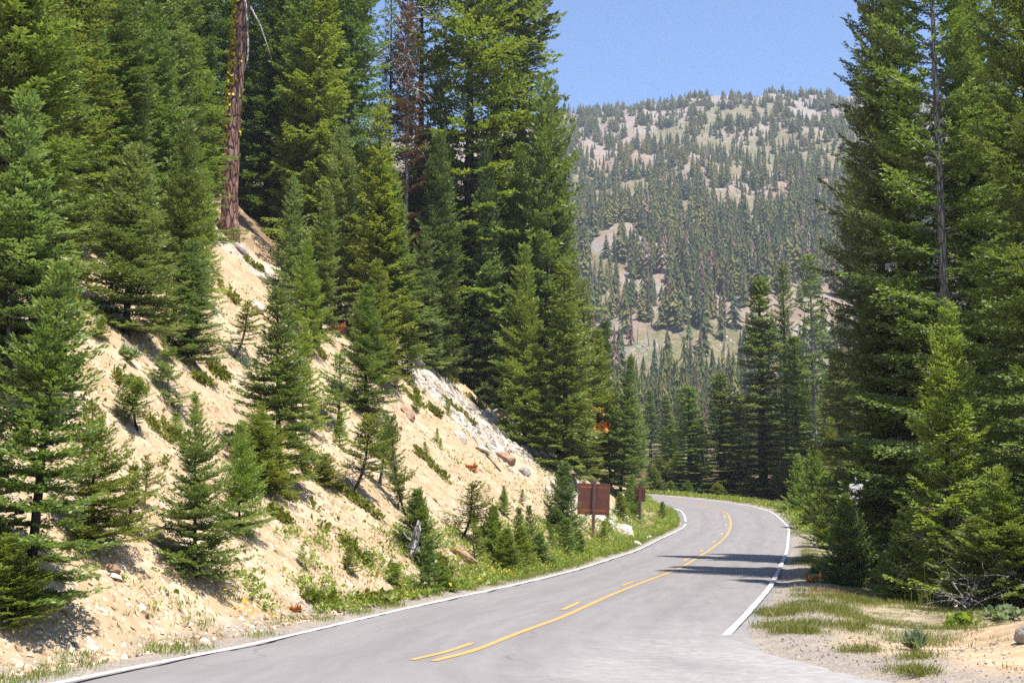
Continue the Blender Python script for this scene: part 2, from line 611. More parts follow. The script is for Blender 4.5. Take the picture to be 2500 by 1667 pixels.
# ------------------------------------------------------------------ road
def road_mat():
    m, nt = newmat('aged_asphalt')
    co = objco(nt)
    at = N(nt, 'ShaderNodeAttribute', attribute_name='lane')
    sep = N(nt, 'ShaderNodeSeparateColor')
    L(nt, at.outputs['Color'], sep.inputs[0])
    lat, st, dust = sep.outputs[0], sep.outputs[1], sep.outputs[2]
    comb = N(nt, 'ShaderNodeCombineXYZ')
    L(nt, math_(nt, 'MULTIPLY', lat, 26.), comb.inputs[0])
    L(nt, math_(nt, 'MULTIPLY', st, 5.), comb.inputs[1])
    streak = noise(nt, comb.outputs[0], 1., 4, .6)
    n1 = noise(nt, co, .45, 5, .6)
    n2 = noise(nt, co, 46., 3, .8)
    n3 = noise(nt, co, 5., 5, .7)
    c = ramp(nt, n1, [(.25, (.176, .158, .154)), (.5, (.210, .191, .186)), (.75, (.250, .229, .223))])
    c = mixc(nt, maprange(nt, streak, .35, .70, 0, .8), c, (.295, .272, .265))
    # two darker wheel paths per lane
    w = math_(nt, 'COSINE', math_(nt, 'MULTIPLY', lat, 4 * 6.2832))
    c = mixc(nt, math_(nt, 'MULTIPLY', maprange(nt, w, .0, 1., 0, .55), maprange(nt, n1, .3, .7)), c, (.135, .125, .126))
    c = mixc(nt, maprange(nt, n2, .30, .75, 0, .55), mixc(nt, .5, c, (.10, .094, .094)), mixc(nt, .35, c, (.42, .40, .39)))
    c = mixc(nt, maprange(nt, n3, .62, .74, 0, .35), c, (.30, .285, .28))
    v = N(nt, 'ShaderNodeTexVoronoi', feature='DISTANCE_TO_EDGE')
    v.inputs['Scale'].default_value = .33
    wob = N(nt, 'ShaderNodeMix', data_type='VECTOR')
    nn = N(nt, 'ShaderNodeTexNoise')
    nn.inputs['Scale'].default_value = .9
    nn.inputs['Detail'].default_value = 5
    L(nt, co, nn.inputs['Vector'])
    va = N(nt, 'ShaderNodeVectorMath', operation='ADD')
    L(nt, co, va.inputs[0])
    L(nt, nn.outputs['Color'], va.inputs[1])
    L(nt, va.outputs[0], v.inputs['Vector'])
    crack = math_(nt, 'MULTIPLY', math_(nt, 'LESS_THAN', v.outputs['Distance'], .006), maprange(nt, n1, .45, .60, 0, .38))
    c = mixc(nt, crack, c, (.085, .078, .078))
    c = mixc(nt, math_(nt, 'MULTIPLY', dust, maprange(nt, n3, .25, .65)), c, (.36, .335, .315))
    out_principled(nt, c, .82, .25, n2, .35, .008)
    return m


L2, R2 = crom(LK, 40), crom(RK, 40)
L2 = np.stack([np.interp(np.linspace(0, 1, 900), np.linspace(0, 1, len(L2)), L2[:, k]) for k in (0, 1)], 1)
R2 = np.stack([np.interp(np.linspace(0, 1, 900), np.linspace(0, 1, len(R2)), R2[:, k]) for k in (0, 1)], 1)
nl, ncross = len(L2), 17
t = np.linspace(0, 1, ncross)
ejl = .42 + fbm(L2[:, 0] * 1., L2[:, 1], 3.2, 5) * .16
ejr = .42 + fbm(R2[:, 0] * 1. + 50, R2[:, 1], 3.2, 5) * .18
dv = R2 - L2
dn = dv / np.hypot(dv[:, 0], dv[:, 1])[:, None]
A, B = L2 - dn * ejl[:, None], R2 + dn * ejr[:, None]
P = A[:, None] * (1 - t)[None, :, None] + B[:, None] * t[None, :, None]
rz = g(P[..., 1])
rz[:, 0] -= .07
rz[:, -1] -= .07
V = np.concatenate([P, rz[..., None]], -1).reshape(-1, 3)
sl = np.concatenate([[0], np.cumsum(np.hypot(*np.diff(.5 * (L2 + R2), axis=0).T))])
latv = np.broadcast_to(t[None], (nl, ncross)).ravel()
stv = np.repeat(sl, ncross) / 20.
dust = (1 - sstep(1.2, 5.5, np.hypot((V[:, 0] - 4.6) * 1.0, (V[:, 1] - 14.8) * .55) + fbm(V[:, 0], V[:, 1], 3, 3) * .9)) * .8
rm = np_mesh('road', V, grid_faces(nl, ncross)[:, ::-1], (road_mat(),), smooth=True)
a = rm.color_attributes.new('lane', 'FLOAT_COLOR', 'POINT')
a.data.foreach_set('color', np.stack([latv, stv, dust, np.ones_like(dust)], 1).astype(np.float32).ravel())
tag(link('road', rm), kind='structure')


def paint(name, base, worn):
    m, nt = newmat(name)
    co = objco(nt)
    n1 = noise(nt, co, 7., 6, .75)
    n2 = noise(nt, co, 1.1, 3, .5)
    n3 = noise(nt, co, 45., 2, .7)
    wear = math_(nt, 'MULTIPLY', maprange(nt, n1, .44, .66), maprange(nt, n2, .38, .60, .22, .95))
    c = mixc(nt, wear, base, worn)
    c = mixc(nt, maprange(nt, n3, .35, .7, 0, .42), c, worn)
    out_principled(nt, c, .7, .3)
    return m


PW = paint('white_road_paint', (.62, .62, .61), (.25, .235, .235))
PY = paint('yellow_road_paint', (.50, .295, .065), (.26, .22, .17))


def stripe(mb, pts, width, zoff=.007):
    d = np.gradient(pts, axis=0)
    d /= np.hypot(d[:, 0], d[:, 1])[:, None] + 1e-9
    nrm = np.stack([d[:, 1], -d[:, 0]], 1)
    wv = width * .5 * (1 + fbm(pts[:, 0] * 3, pts[:, 1] * 3, 2.5, 4) * .07)[:, None]
    a, b = pts - nrm * wv, pts + nrm * wv
    v = np.stack([a, b], 1).reshape(-1, 2)
    v = np.concatenate([v, (g(v[:, 1]) + zoff)[:, None]], 1)
    i = np.arange(len(pts) - 1) * 2
    mb.add(v, np.stack([i, i + 1, i + 3, i + 2], 1))


Lr, _ = resample(LP, .25)
Rr, _ = resample(RP, .25)
Yr, Ys = resample(YP, .25)
mb = MB()
gap = np.hypot(Lr[:, 0] - 11.15, Lr[:, 1] - 85.3) < .9
k = np.nonzero(gap)[0]
stripe(mb, Lr[:k[0]], .13)
stripe(mb, Lr[k[-1] + 1:], .13)
tag(link('edge_line', mb.mesh('edge_line', (PW,))), 'long white edge line beside the soil bank on the inside of the bend', 'road marking', 'painted lines on the road')
mb = MB()
stripe(mb, resample(RLP, .25)[0], .125)
tag(link('edge_line', mb.mesh('edge_line', (PW,))), 'white edge line on the outside of the bend, starting beyond the turnout', 'road marking', 'painted lines on the road')
mb = MB()
stripe(mb, crom([(4.02, 14.75), (4.4, 14.2), (5.2, 13.0), (6.6, 10.6), (8.4, 7.0)], 20), .16)
tag(link('edge_line', mb.mesh('edge_line', (PW,))), 'short end of a white line at the bottom edge near the turnout', 'road marking', 'painted lines on the road')
mb = MB()
stripe(mb, Yr, .12)
tag(link('centre_line', mb.mesh('centre_line', (PY,))), 'solid yellow centre line curving round the bend', 'road marking', 'painted lines on the road')
d = np.gradient(Yr, axis=0)
d /= np.hypot(d[:, 0], d[:, 1])[:, None]
off = Yr - np.stack([d[:, 1], -d[:, 0]], 1) * .30
ords = ['nearest long yellow dash beside the start of the solid centre line', 'second yellow dash up the road from the camera', 'third yellow dash up the road from the camera',
        'fourth yellow dash up the road, level with the bushes under the sign', 'fifth yellow dash up the road, below the larger brown sign', 'sixth yellow dash, by the tips of the tree shadows on the road',
        'seventh yellow dash, small and just before the bend tightens', 'eighth yellow dash, tiny, in the tight part of the bend', 'ninth yellow dash, tiny, at the outermost point of the bend',
        'tenth yellow dash, tiny, just past the outermost point of the bend', 'eleventh yellow dash, a speck where the road turns away', 'twelfth yellow dash, a speck near the far end of the road']
for i in range(12):
    s0 = .0 + i * 8.35
    m_ = (Ys >= s0) & (Ys <= s0 + 2.3)
    if m_.sum() < 3:
        break
    mb = MB()
    stripe(mb, off[m_], .11)
    tag(link('lane_dash', mb.mesh('lane_dash', (PY,))), ords[i], 'road marking', 'yellow dashes along the centre line')


# ------------------------------------------------------------------ loose stones (nobody could count them)
def stone_mat(name, cols):
    m, nt = newmat(name)
    geo = N(nt, 'ShaderNodeNewGeometry')
    co = objco(nt)
    n1 = noise(nt, co, 6., 4, .6)
    c = ramp(nt, geo.outputs['Random Per Island'], cols)
    c = mixc(nt, maprange(nt, n1, .5, .7, 0, .35), c, tuple(x * .6 for x in cols[1][1]))
    out_principled(nt, c, .9, .15, n1, .5, .03)
    return m


SM_TAN = stone_mat('tan_stone_chips', [(0, (.25, .165, .10)), (.35, (.39, .28, .18)), (.7, (.50, .39, .28)), (1, (.60, .51, .40))])
SM_PALE = stone_mat('pale_scree_rock', [(0, (.26, .21, .165)), (.3, (.39, .335, .275)), (.7, (.47, .415, .35)), (1, (.55, .51, .46))])
SM_GREY = stone_mat('grey_gravel', [(0, (.13, .11, .10)), (.4, (.24, .21, .185)), (1, (.40, .36, .32))])
_BOX = np.array([(x, y, z) for z in (-1, 1) for x, y in ((-1, -1), (1, -1), (1, 1), (-1, 1))], float)
_BF = np.array([(3, 2, 1, 0), (4, 5, 6, 7), (0, 1, 5, 4), (1, 2, 6, 5), (2, 3, 7, 6), (3, 0, 4, 7)])


def stones(name, xy, size, flat, mat, rng, kind='stuff', sink=.25):
    n = len(xy)
    v = np.repeat(_BOX[None], n, 0) * (1 + rng.uniform(-.45, .25, (n, 8, 3)))
    v[:, 4:, :2] *= rng.uniform(.35, .9, (n, 1, 1))
    v *= .5 * size[:, None, None] * np.stack([np.ones(n), rng.uniform(.45, .9, n), flat], 1)[:, None]
    a = rng.uniform(0, 6.28, n)
    tx, ty = rng.normal(0, .3, n), rng.normal(0, .3, n)
    ca, sa = np.cos(a)[:, None], np.sin(a)[:, None]
    X = v[..., 0] * ca - v[..., 1] * sa
    Y = v[..., 0] * sa + v[..., 1] * ca
    # lie along the slope
    e = .15
    z0 = zf(xy[:, 0], xy[:, 1])
    sx = (zf(xy[:, 0] + e, xy[:, 1]) - z0) / e
    sy = (zf(xy[:, 0], xy[:, 1] + e) - z0) / e
    Z = v[..., 2] + X * (sx + tx)[:, None] + Y * (sy + ty)[:, None]
    w = np.stack([X + xy[:, :1], Y + xy[:, 1:2], Z + (z0 + size * flat * (.5 - sink))[:, None]], -1)
    F = (_BF[None] + (np.arange(n) * 8)[:, None, None]).reshape(-1, 4)
    o = link(name, np_mesh(name, w.reshape(-1, 3), F, (mat,)))
    return tag(o, kind=kind)


def sample_bank(n, ymin, ymax, dmin, dmax, rng, pw=1.6):
    """points on the cut bank, denser near the camera"""
    out = []
    tot = 0
    while tot < n:
        m = n * 3
        y = ymin + (ymax - ymin) * rng.random(m) ** pw
        lx = np.interp(y, LP[:150, 1], LP[:150, 0])
        d = dmin + (dmax - dmin) * rng.random(m) ** 1.5
        x = lx - d * 1.05
        ok = ~ONPT(x, y)
        p = np.stack([x, y], 1)[ok]
        out.append(p)
        tot += len(p)
    return np.concatenate(out)[:n]


def ONPT(x, y):
    return inside(x, y, ROADPOLY)


rng = np.random.default_rng(21)
p = sample_bank(52000, 11, 80, .7, 22, rng, 1.5)
keep = rng.random(len(p)) < .35 + .65 * sstep(-.25, .35, fbm(p[:, 0], p[:, 1], 5, 3)) * (p[:, 1] < 45) + .2
p = p[keep]
s = .032 + .075 * rng.random(len(p)) ** 2.5 + .10 * (rng.random(len(p)) ** 14)
stones('rubble', p, s * (1 + .004 * p[:, 1]), rng.uniform(.25, .6, len(p)), SM_TAN, rng)
# pale scree under the trees past the middle of the bank
q = []
for _ in range(3):
    n_ = 40000
    x = rng.uniform(-12, 12, n_)
    y = rng.uniform(35, 100, n_)
    m = scree_mask(x, y)
    _, dl_, dr_, lf_, on_ = zf(x, y, True)
    ok = (rng.random(n_) < m * .55) & lf_ & (dl_ > 1.4)
    q.append(np.stack([x, y], 1)[ok])
q = np.concatenate(q)[:14000]
s = .10 + .42 * rng.random(len(q)) ** 4
stones('scree', q, s, rng.uniform(.25, .6, len(q)), SM_PALE, rng)
# grey gravel along the pavement edges and on the turnout
q = []
i = rng.integers(0, len(Lr) - 1, 5000)
q.append(Lr[i] - np.stack([np.full(5000, 1.), np.zeros(5000)], 1) * (.35 + .75 * rng.random((5000, 1)) ** 1.5))
i = rng.integers(0, len(Rr) - 1, 9000)
q.append(Rr[i] + np.stack([np.full(9000, 1.), np.zeros(9000)], 1) * (.35 + 1.5 * rng.random((9000, 1)) ** 1.5))
x = rng.uniform(3.5, 8.5, 9000)
q.append(np.stack([x, rng.uniform(13, 27, 9000)], 1))
q = np.concatenate(q)
_, dl_, dr_, lf_, on_ = zf(q[:, 0], q[:, 1], True)
q = q[(rng.random(len(q)) < .55) & (~on_) & (q[:, 1] > 8) & (q[:, 1] < 110) & (np.minimum(dl_, dr_) < 3.2)]
stones('gravel', q, .014 + .026 * rng.random(len(q)) ** 3, rng.uniform(.4, .8, len(q)), SM_GREY, rng)
# ------------------------------------------------------------------ conifers
def branch_tpl(Lb, u, rng, hang=0., curl=.22, fan=.40, upshoot=.35, dens=1., start=.12):
    """one branch along +x: list of needle shoots as start / end points"""
    P, Q = [], []
    step = u * .62 / dens
    n = max(2, int(Lb * (.98 - start) / step))
    U = rng.uniform

    def axis(t):
        return (Lb * t, 0., Lb * (curl * t * t - .5 * hang * t * t))
    for i in range(n):
        tt = start + (.98 - start) * (i + U(.1, .9)) / n
        bx, by, bz = axis(tt)
        for sgn in (-1, 1):
            if U(0, 1) < .08:
                continue
            ll = max(u * .75, Lb * fan * (1 - tt) ** .75 * min(1., tt / .3 + .3) * U(.65, 1.25))
            a = R(62 + (36 - 62) * tt + rng.gauss(0, 8))
            dz = rng.gauss(.10, .12) - hang * .35
            dx, dy = math.cos(a), sgn * math.sin(a)
            m = max(1, int(ll / (u * .62) * dens))
            for j in range(m):
                q = ll * (j + U(.2, .8)) / m
                p = (bx + dx * q, by + dy * q, bz + dz * q - hang * .8 * q * q / max(Lb * fan, .1))
                for s2 in (-1, 1):
                    b = math.atan2(dy, dx) + s2 * R(U(28, 58))
                    lz = U(-.05, upshoot) - hang * U(.5, 1.5)
                    k = u * U(.7, 1.15) / math.sqrt(1 + lz * lz)
                    P.append(p)
                    Q.append((p[0] + math.cos(b) * k, p[1] + math.sin(b) * k, p[2] + lz * k))
            p = (bx + dx * ll * .85, by + dy * ll * .85, bz + dz * ll - hang * .7 * ll * ll / max(Lb * fan, .1))
            P.append(p)
            Q.append((p[0] + dx * u, p[1] + dy * u, p[2] + u * (U(0, upshoot) - hang)))
        # shoots standing up along the limb
        k = u * U(.6, 1.0)
        b = U(-1.2, 1.2)
        P.append((bx, by, bz))
        Q.append((bx + k * .75 * math.cos(b), by + k * .75 * math.sin(b), bz + k * U(.15, .75) * (1 - hang)))
    bx, by, bz = axis(.97)
    P.append((bx, by, bz))
    Q.append((bx + u, 0, bz + u * (curl - hang)))
    return np.array(P), np.array(Q)


def kites(P, Q, wf, rng):
    """needle shoots -> folded kite blades"""
    n = len(P)
    D = Q - P
    ln = np.linalg.norm(D, axis=1)[:, None] + 1e-9
    d = D / ln
    up = np.array([0, 0, 1.]) + rng.normal(0, .33, (n, 3))
    sd = np.cross(d, up)
    sd /= np.linalg.norm(sd, axis=1)[:, None] + 1e-9
    up = np.cross(sd, d)
    w = ln * wf * rng.uniform(.75, 1.25, (n, 1))
    mid = P + D * .48
    V = np.stack([P, mid + sd * w + up * w * .42, Q + up * ln * .10, mid - sd * w + up * w * .42], 1).reshape(-1, 3)
    i = np.arange(n) * 4
    F = np.concatenate([np.stack([i, i + 2, i + 1], 1), np.stack([i, i + 3, i + 2], 1)])
    return V, F


def conifer(seed, H, Rm, u, ws, nb=(5, 7), clear=.04, prof=.85, gap=.10, hang=0., curl=.22, fan=.40, wf=.21, dens=1., elev=(-14, 38),
            tr=None, upshoot=.35, lenvar=(.7, 1.12), start=.12, bulge=.55, sticks=True, sides=8, bend=.0, leader=True, nt=9, clump=0., lop=0., skip=None):
    """returns (crown mesh data, trunk mesh data); base at the origin"""
    rng = random.Random(seed)
    nr = np.random.default_rng(seed)
    ltab = np.linspace(.12, 1., nt) * Rm * 1.1
    tp = [[branch_tpl(l, u, rng, hang, curl, fan, upshoot, dens, start) for _ in range(2)] for l in ltab]
    trad = tr or H * .013
    ph = rng.uniform(0, 6.28)

    def spine(z):
        tt = z / H
        return np.array([bend * H * ((1 - tt) ** 3) * math.cos(ph), bend * H * ((1 - tt) ** 3) * math.sin(ph), z]) - np.array([bend * H * math.cos(ph), bend * H * math.sin(ph), 0])
    MBt = MB()
    zs = np.linspace(-.35 if H < 8 else -1.2, H * .985, 22)
    pts = np.array([spine(max(z, 0)) + (0, 0, min(z, 0)) for z in zs])
    rad = trad * (1 - np.clip(zs / H, 0, 1)) ** .8 + .004 * H / 5
    rad *= 1 + .35 * np.exp(-np.clip(zs, 0, None) / (H * .03))
    MBt.tube(pts, rad, sides, wob=.04, rng=nr)
    PP, QQ = [], []
    z = clear * H
    k = 0
    while z < H * .975:
        rel = (z - clear * H) / (H * (1 - clear))
        rr = Rm * (1 - rel) ** prof * min(1., bulge + rel * 3.2)
        n = rng.randint(*nb)
        a0 = rng.uniform(0, 6.28)
        cl = 1 + clump * math.sin(z * 6.28 / (ws * rng.uniform(3, 6)))
        for b in range(n):
            if rng.random() < gap:
                continue
            az = a0 + b * 6.28 / n + rng.gauss(0, .22)
            if skip and skip[2] < z < skip[3] and abs((az - skip[0] + math.pi) % (2 * math.pi) - math.pi) < skip[1] and rng.random() < .93:
                continue
            Lb = max(u * 1.1, rr * rng.uniform(*lenvar) * cl * (1 + lop * math.cos(az - ph + z * 1.3 / max(ws * 6, .5))))
            i = int(np.argmin(abs(ltab - Lb)))
            A, Bq = tp[i][rng.randint(0, 1)]
            s = Lb / ltab[i]
            el = R(elev[0] + (elev[1] - elev[0]) * rel ** 1.15 + rng.gauss(0, 5))
            c, sn, ca, sa = math.cos(el), math.sin(el), math.cos(az), math.sin(az)
            zz = z + rng.gauss(0, ws * .10)
            o = spine(zz)
            fl = rng.choice((-1, 1))
            for src, dst in ((A, PP), (Bq, QQ)):
                x = (src[:, 0] * c - src[:, 2] * sn) * s
                w = (src[:, 0] * sn + src[:, 2] * c) * s
                y = src[:, 1] * s * fl
                dst.append(np.stack([x * ca - y * sa, x * sa + y * ca, w], 1) + o)
            if sticks:
                tq = np.array([0, .35, .75]) * Lb
                hz = (curl - .5 * hang) * tq ** 2 / Lb
                x = tq * c - hz * sn
                w = tq * sn + hz * c
                MBt.tube(np.stack([x * ca, x * sa, w], 1) + o, np.array([1., .6, .2]) * max(.004, .014 * Lb), 3, cap=False)
        z += ws * rng.uniform(.75, 1.25) * (1 - .45 * rel)
    if leader:
        for j in range(8):
            zz = H * (.94 + .0075 * j)
            for a in range(3):
                az = rng.uniform(0, 6.28)
                PP.append(spine(zz)[None])
                QQ.append((spine(zz) + (math.cos(az) * u * .6, math.sin(az) * u * .6, u * .55))[None])
        PP.append(spine(H * .96)[None])
        QQ.append((spine(H) + (0, 0, u * .3))[None])
    V, F = kites(np.concatenate(PP), np.concatenate(QQ), wf, nr)
    return (V, F), MBt


PROTO = {}


def proto(key, H, Rm, **kw):
    n = kw.pop('n', 2)
    lst = []
    for i in range(n):
        (V, F), tb = conifer(hash_(key) + i * 17, H, Rm, **kw)
        lst.append((np_mesh('crown_' + key, V, F, (FM['fir'],)), tb.mesh('trunk_' + key, (BARK['grey'],), smooth=True), H, Rm))
    PROTO[key] = lst


def hash_(s):
    h = 7
    for c in s:
        h = (h * 31 + ord(c)) % 100003
    return h


proto('sap', 5.0, 1.10, u=.090, ws=.235, n=5, nb=(8, 11), gap=.10, hang=.06, curl=.28, wf=.20, clump=.10, prof=.62, bulge=.85, start=.06, fan=.46, upshoot=.75, elev=(-12, 36), lop=.18)
proto('sapwide', 3.2, 1.15, u=.078, ws=.20, n=4, nb=(8, 11), gap=.12, hang=.06, curl=.27, clear=.04, elev=(-8, 38), wf=.20, clump=.14, prof=.65, bulge=.85, start=.06, fan=.46, upshoot=.75, lop=.22)
proto('mid', 9.5, 1.9, u=.18, ws=.40, n=4, nb=(8, 10), gap=.12, hang=.12, curl=.26, prof=.55, wf=.22, clump=.16, bulge=.9, start=.08, fan=.46, upshoot=.65, clear=.02, lop=.15)
proto('tall', 24., 3.3, u=.30, ws=.70, n=4, nb=(7, 9), gap=.14, hang=.20, curl=.24, prof=.50, clear=.03, wf=.23, bulge=.9, clump=.20, start=.10, fan=.46, upshoot=.6, lop=.15)
proto('open', 26., 3.9, u=.33, ws=.95, n=3, nb=(5, 8), gap=.22, hang=.28, curl=.15, prof=.32, clear=.12, wf=.23, tr=.42, clump=.25, fan=.46, upshoot=.55, lop=.15)
proto('hem', 24., 4.2, u=.31, ws=.80, n=2, nb=(6, 8), gap=.18, hang=.52, curl=.32, prof=.55, clear=.04, wf=.21, elev=(-8, 30), clump=.22, fan=.48, bulge=.85, lop=.15)
proto('hemmid', 9.5, 1.9, u=.17, ws=.36, n=3, nb=(7, 9), gap=.10, hang=.40, curl=.28, prof=.75, wf=.19, elev=(-5, 35), bulge=.9, start=.06, lop=.15)
proto('feather', 6.4, 1.55, u=.115, ws=.26, n=2, nb=(8, 10), gap=.10, hang=.28, curl=.32, prof=.66, clear=.05, wf=.18, elev=(-6, 40), fan=.46, clump=.20, tr=.07, bulge=.9, start=.08, upshoot=.5, lop=.15)
proto('big', 24., 4.4, u=.22, ws=.72, n=2, nb=(7, 9), gap=.12, hang=.26, curl=.26, prof=.50, clear=.03, wf=.20, tr=.26, clump=.22, start=.14, bulge=.9, upshoot=.5)
proto('bigopen', 24., 4.4, u=.22, ws=.72, n=1, nb=(8, 10), gap=.10, hang=.26, curl=.26, prof=.50, clear=.03, wf=.20, tr=.22, clump=.22, start=.14, bulge=.9, upshoot=.5, skip=(-1.80, .62, 5.5, 20))
proto('scrub', 2.2, .62, u=.080, ws=.16, n=4, nb=(5, 9), gap=.30, hang=.05, curl=.30, prof=.40, clear=.18, bend=.14, elev=(0, 35), wf=.22, tr=.04, lenvar=(.4, 1.25), upshoot=.7, lop=.4)
proto('tiny', 1.2, .42, u=.060, ws=.125, n=4, nb=(6, 8), gap=.06, curl=.25, elev=(5, 45), wf=.21, clear=.04, prof=.7, bulge=.9, upshoot=.6, start=.05, lop=.2)
proto('slim', 17., 2.0, u=.27, ws=.56, n=4, nb=(8, 10), gap=.12, hang=.16, curl=.22, prof=.55, clear=.01, wf=.23, clump=.16, bulge=.95, start=.06, upshoot=.6, fan=.48, lop=.12)
proto('sparse', 17., 1.9, u=.26, ws=.62, n=2, nb=(6, 7), gap=.25, hang=.12, curl=.2, prof=.5, clear=.05, wf=.22, tr=.16, bulge=.9)
proto('pine', 20., 2.4, u=.34, ws=.7, n=1, gap=.35, hang=.2, curl=.3, prof=.35, clear=.12, wf=.18, tr=.24, fan=.36)
proto('bushy', 3.0, 1.0, u=.092, ws=.19, n=4, nb=(9, 12), gap=.08, hang=.05, curl=.3, prof=.6, clear=.01, elev=(6, 58), wf=.20, bulge=.9, start=.05, upshoot=.75, lop=.22)

_cnt = {}


def tree(kind, pr, x, y, H, hw=None, mat='fir', brk='grey', label=None, group=None, rz=None, lean=(0, 0), cat='fir tree', z=None, rng=rnd, sink=.0):
    lst = PROTO[pr]
    i = _cnt.get(pr, 0)
    _cnt[pr] = i + 1
    cm, tm, pH, pR = lst[i % len(lst)]
    s = H / pH
    sx = s
    if hw is not None:
        sx = min(max(hw / pR, s * .62), s * 2.1)
    if z is None:
        z = float(zf(np.array([x]), np.array([y]))[0])
    root = bpy.data.objects.new(kind, None)
    root.empty_display_size = .2
    COL.objects.link(root)
    root.location = (x, y, z - sink)
    root.rotation_euler = (lean[0], lean[1], rng.uniform(0, 6.28) if rz is None else rz)
    q_ = rng.uniform(.88, 1.12)
    root.scale = (sx * q_, sx / q_, s)
    tag(root, label, cat, group)
    for nm, me, mt in (('trunk', tm, BARK[brk]), ('crown', cm, FM[mat])):
        o = bpy.data.objects.new(nm, me)
        COL.objects.link(o)
        o.parent = root
        o.material_slots[0].link = 'OBJECT'
        o.material_slots[0].material = mt
    return root


def place(kind, pr, px, by, D, ty, hwpx, mat, brk, label, group=None, lean=(0, 0), cat='fir tree', sink=.05):
    """px = trunk base on the survey sheet, by = its base row (or None and a distance D), ty = row of the top"""
    if D is None:
        x, y, z = hit(px, by)
    else:
        y = D
        x = ray(px, 1300 if by is None else by)[0] * y
        z = float(zf(np.array([x]), np.array([y]))[0])
    H = CAMH + ray(px, ty)[1] * y - z
    W = hwpx * K / FPX * y * 1.25
    if lean == (0, 0) and H < 9:
        lean = (rnd.gauss(0, .045), rnd.gauss(0, .045))
    return tree(kind, pr, x, y, max(H, .3), W, mat, brk, label, group, 0. if pr == 'bigopen' else None, lean=lean, cat=cat, z=z, sink=sink)


GB = 'firs growing on the cut bank'
GF = 'tall conifers along the top of the bank'
GS = 'saplings along the foot of the bank'
GR = 'conifers beside the outside of the bend'
GE = 'conifers standing beyond the bend'
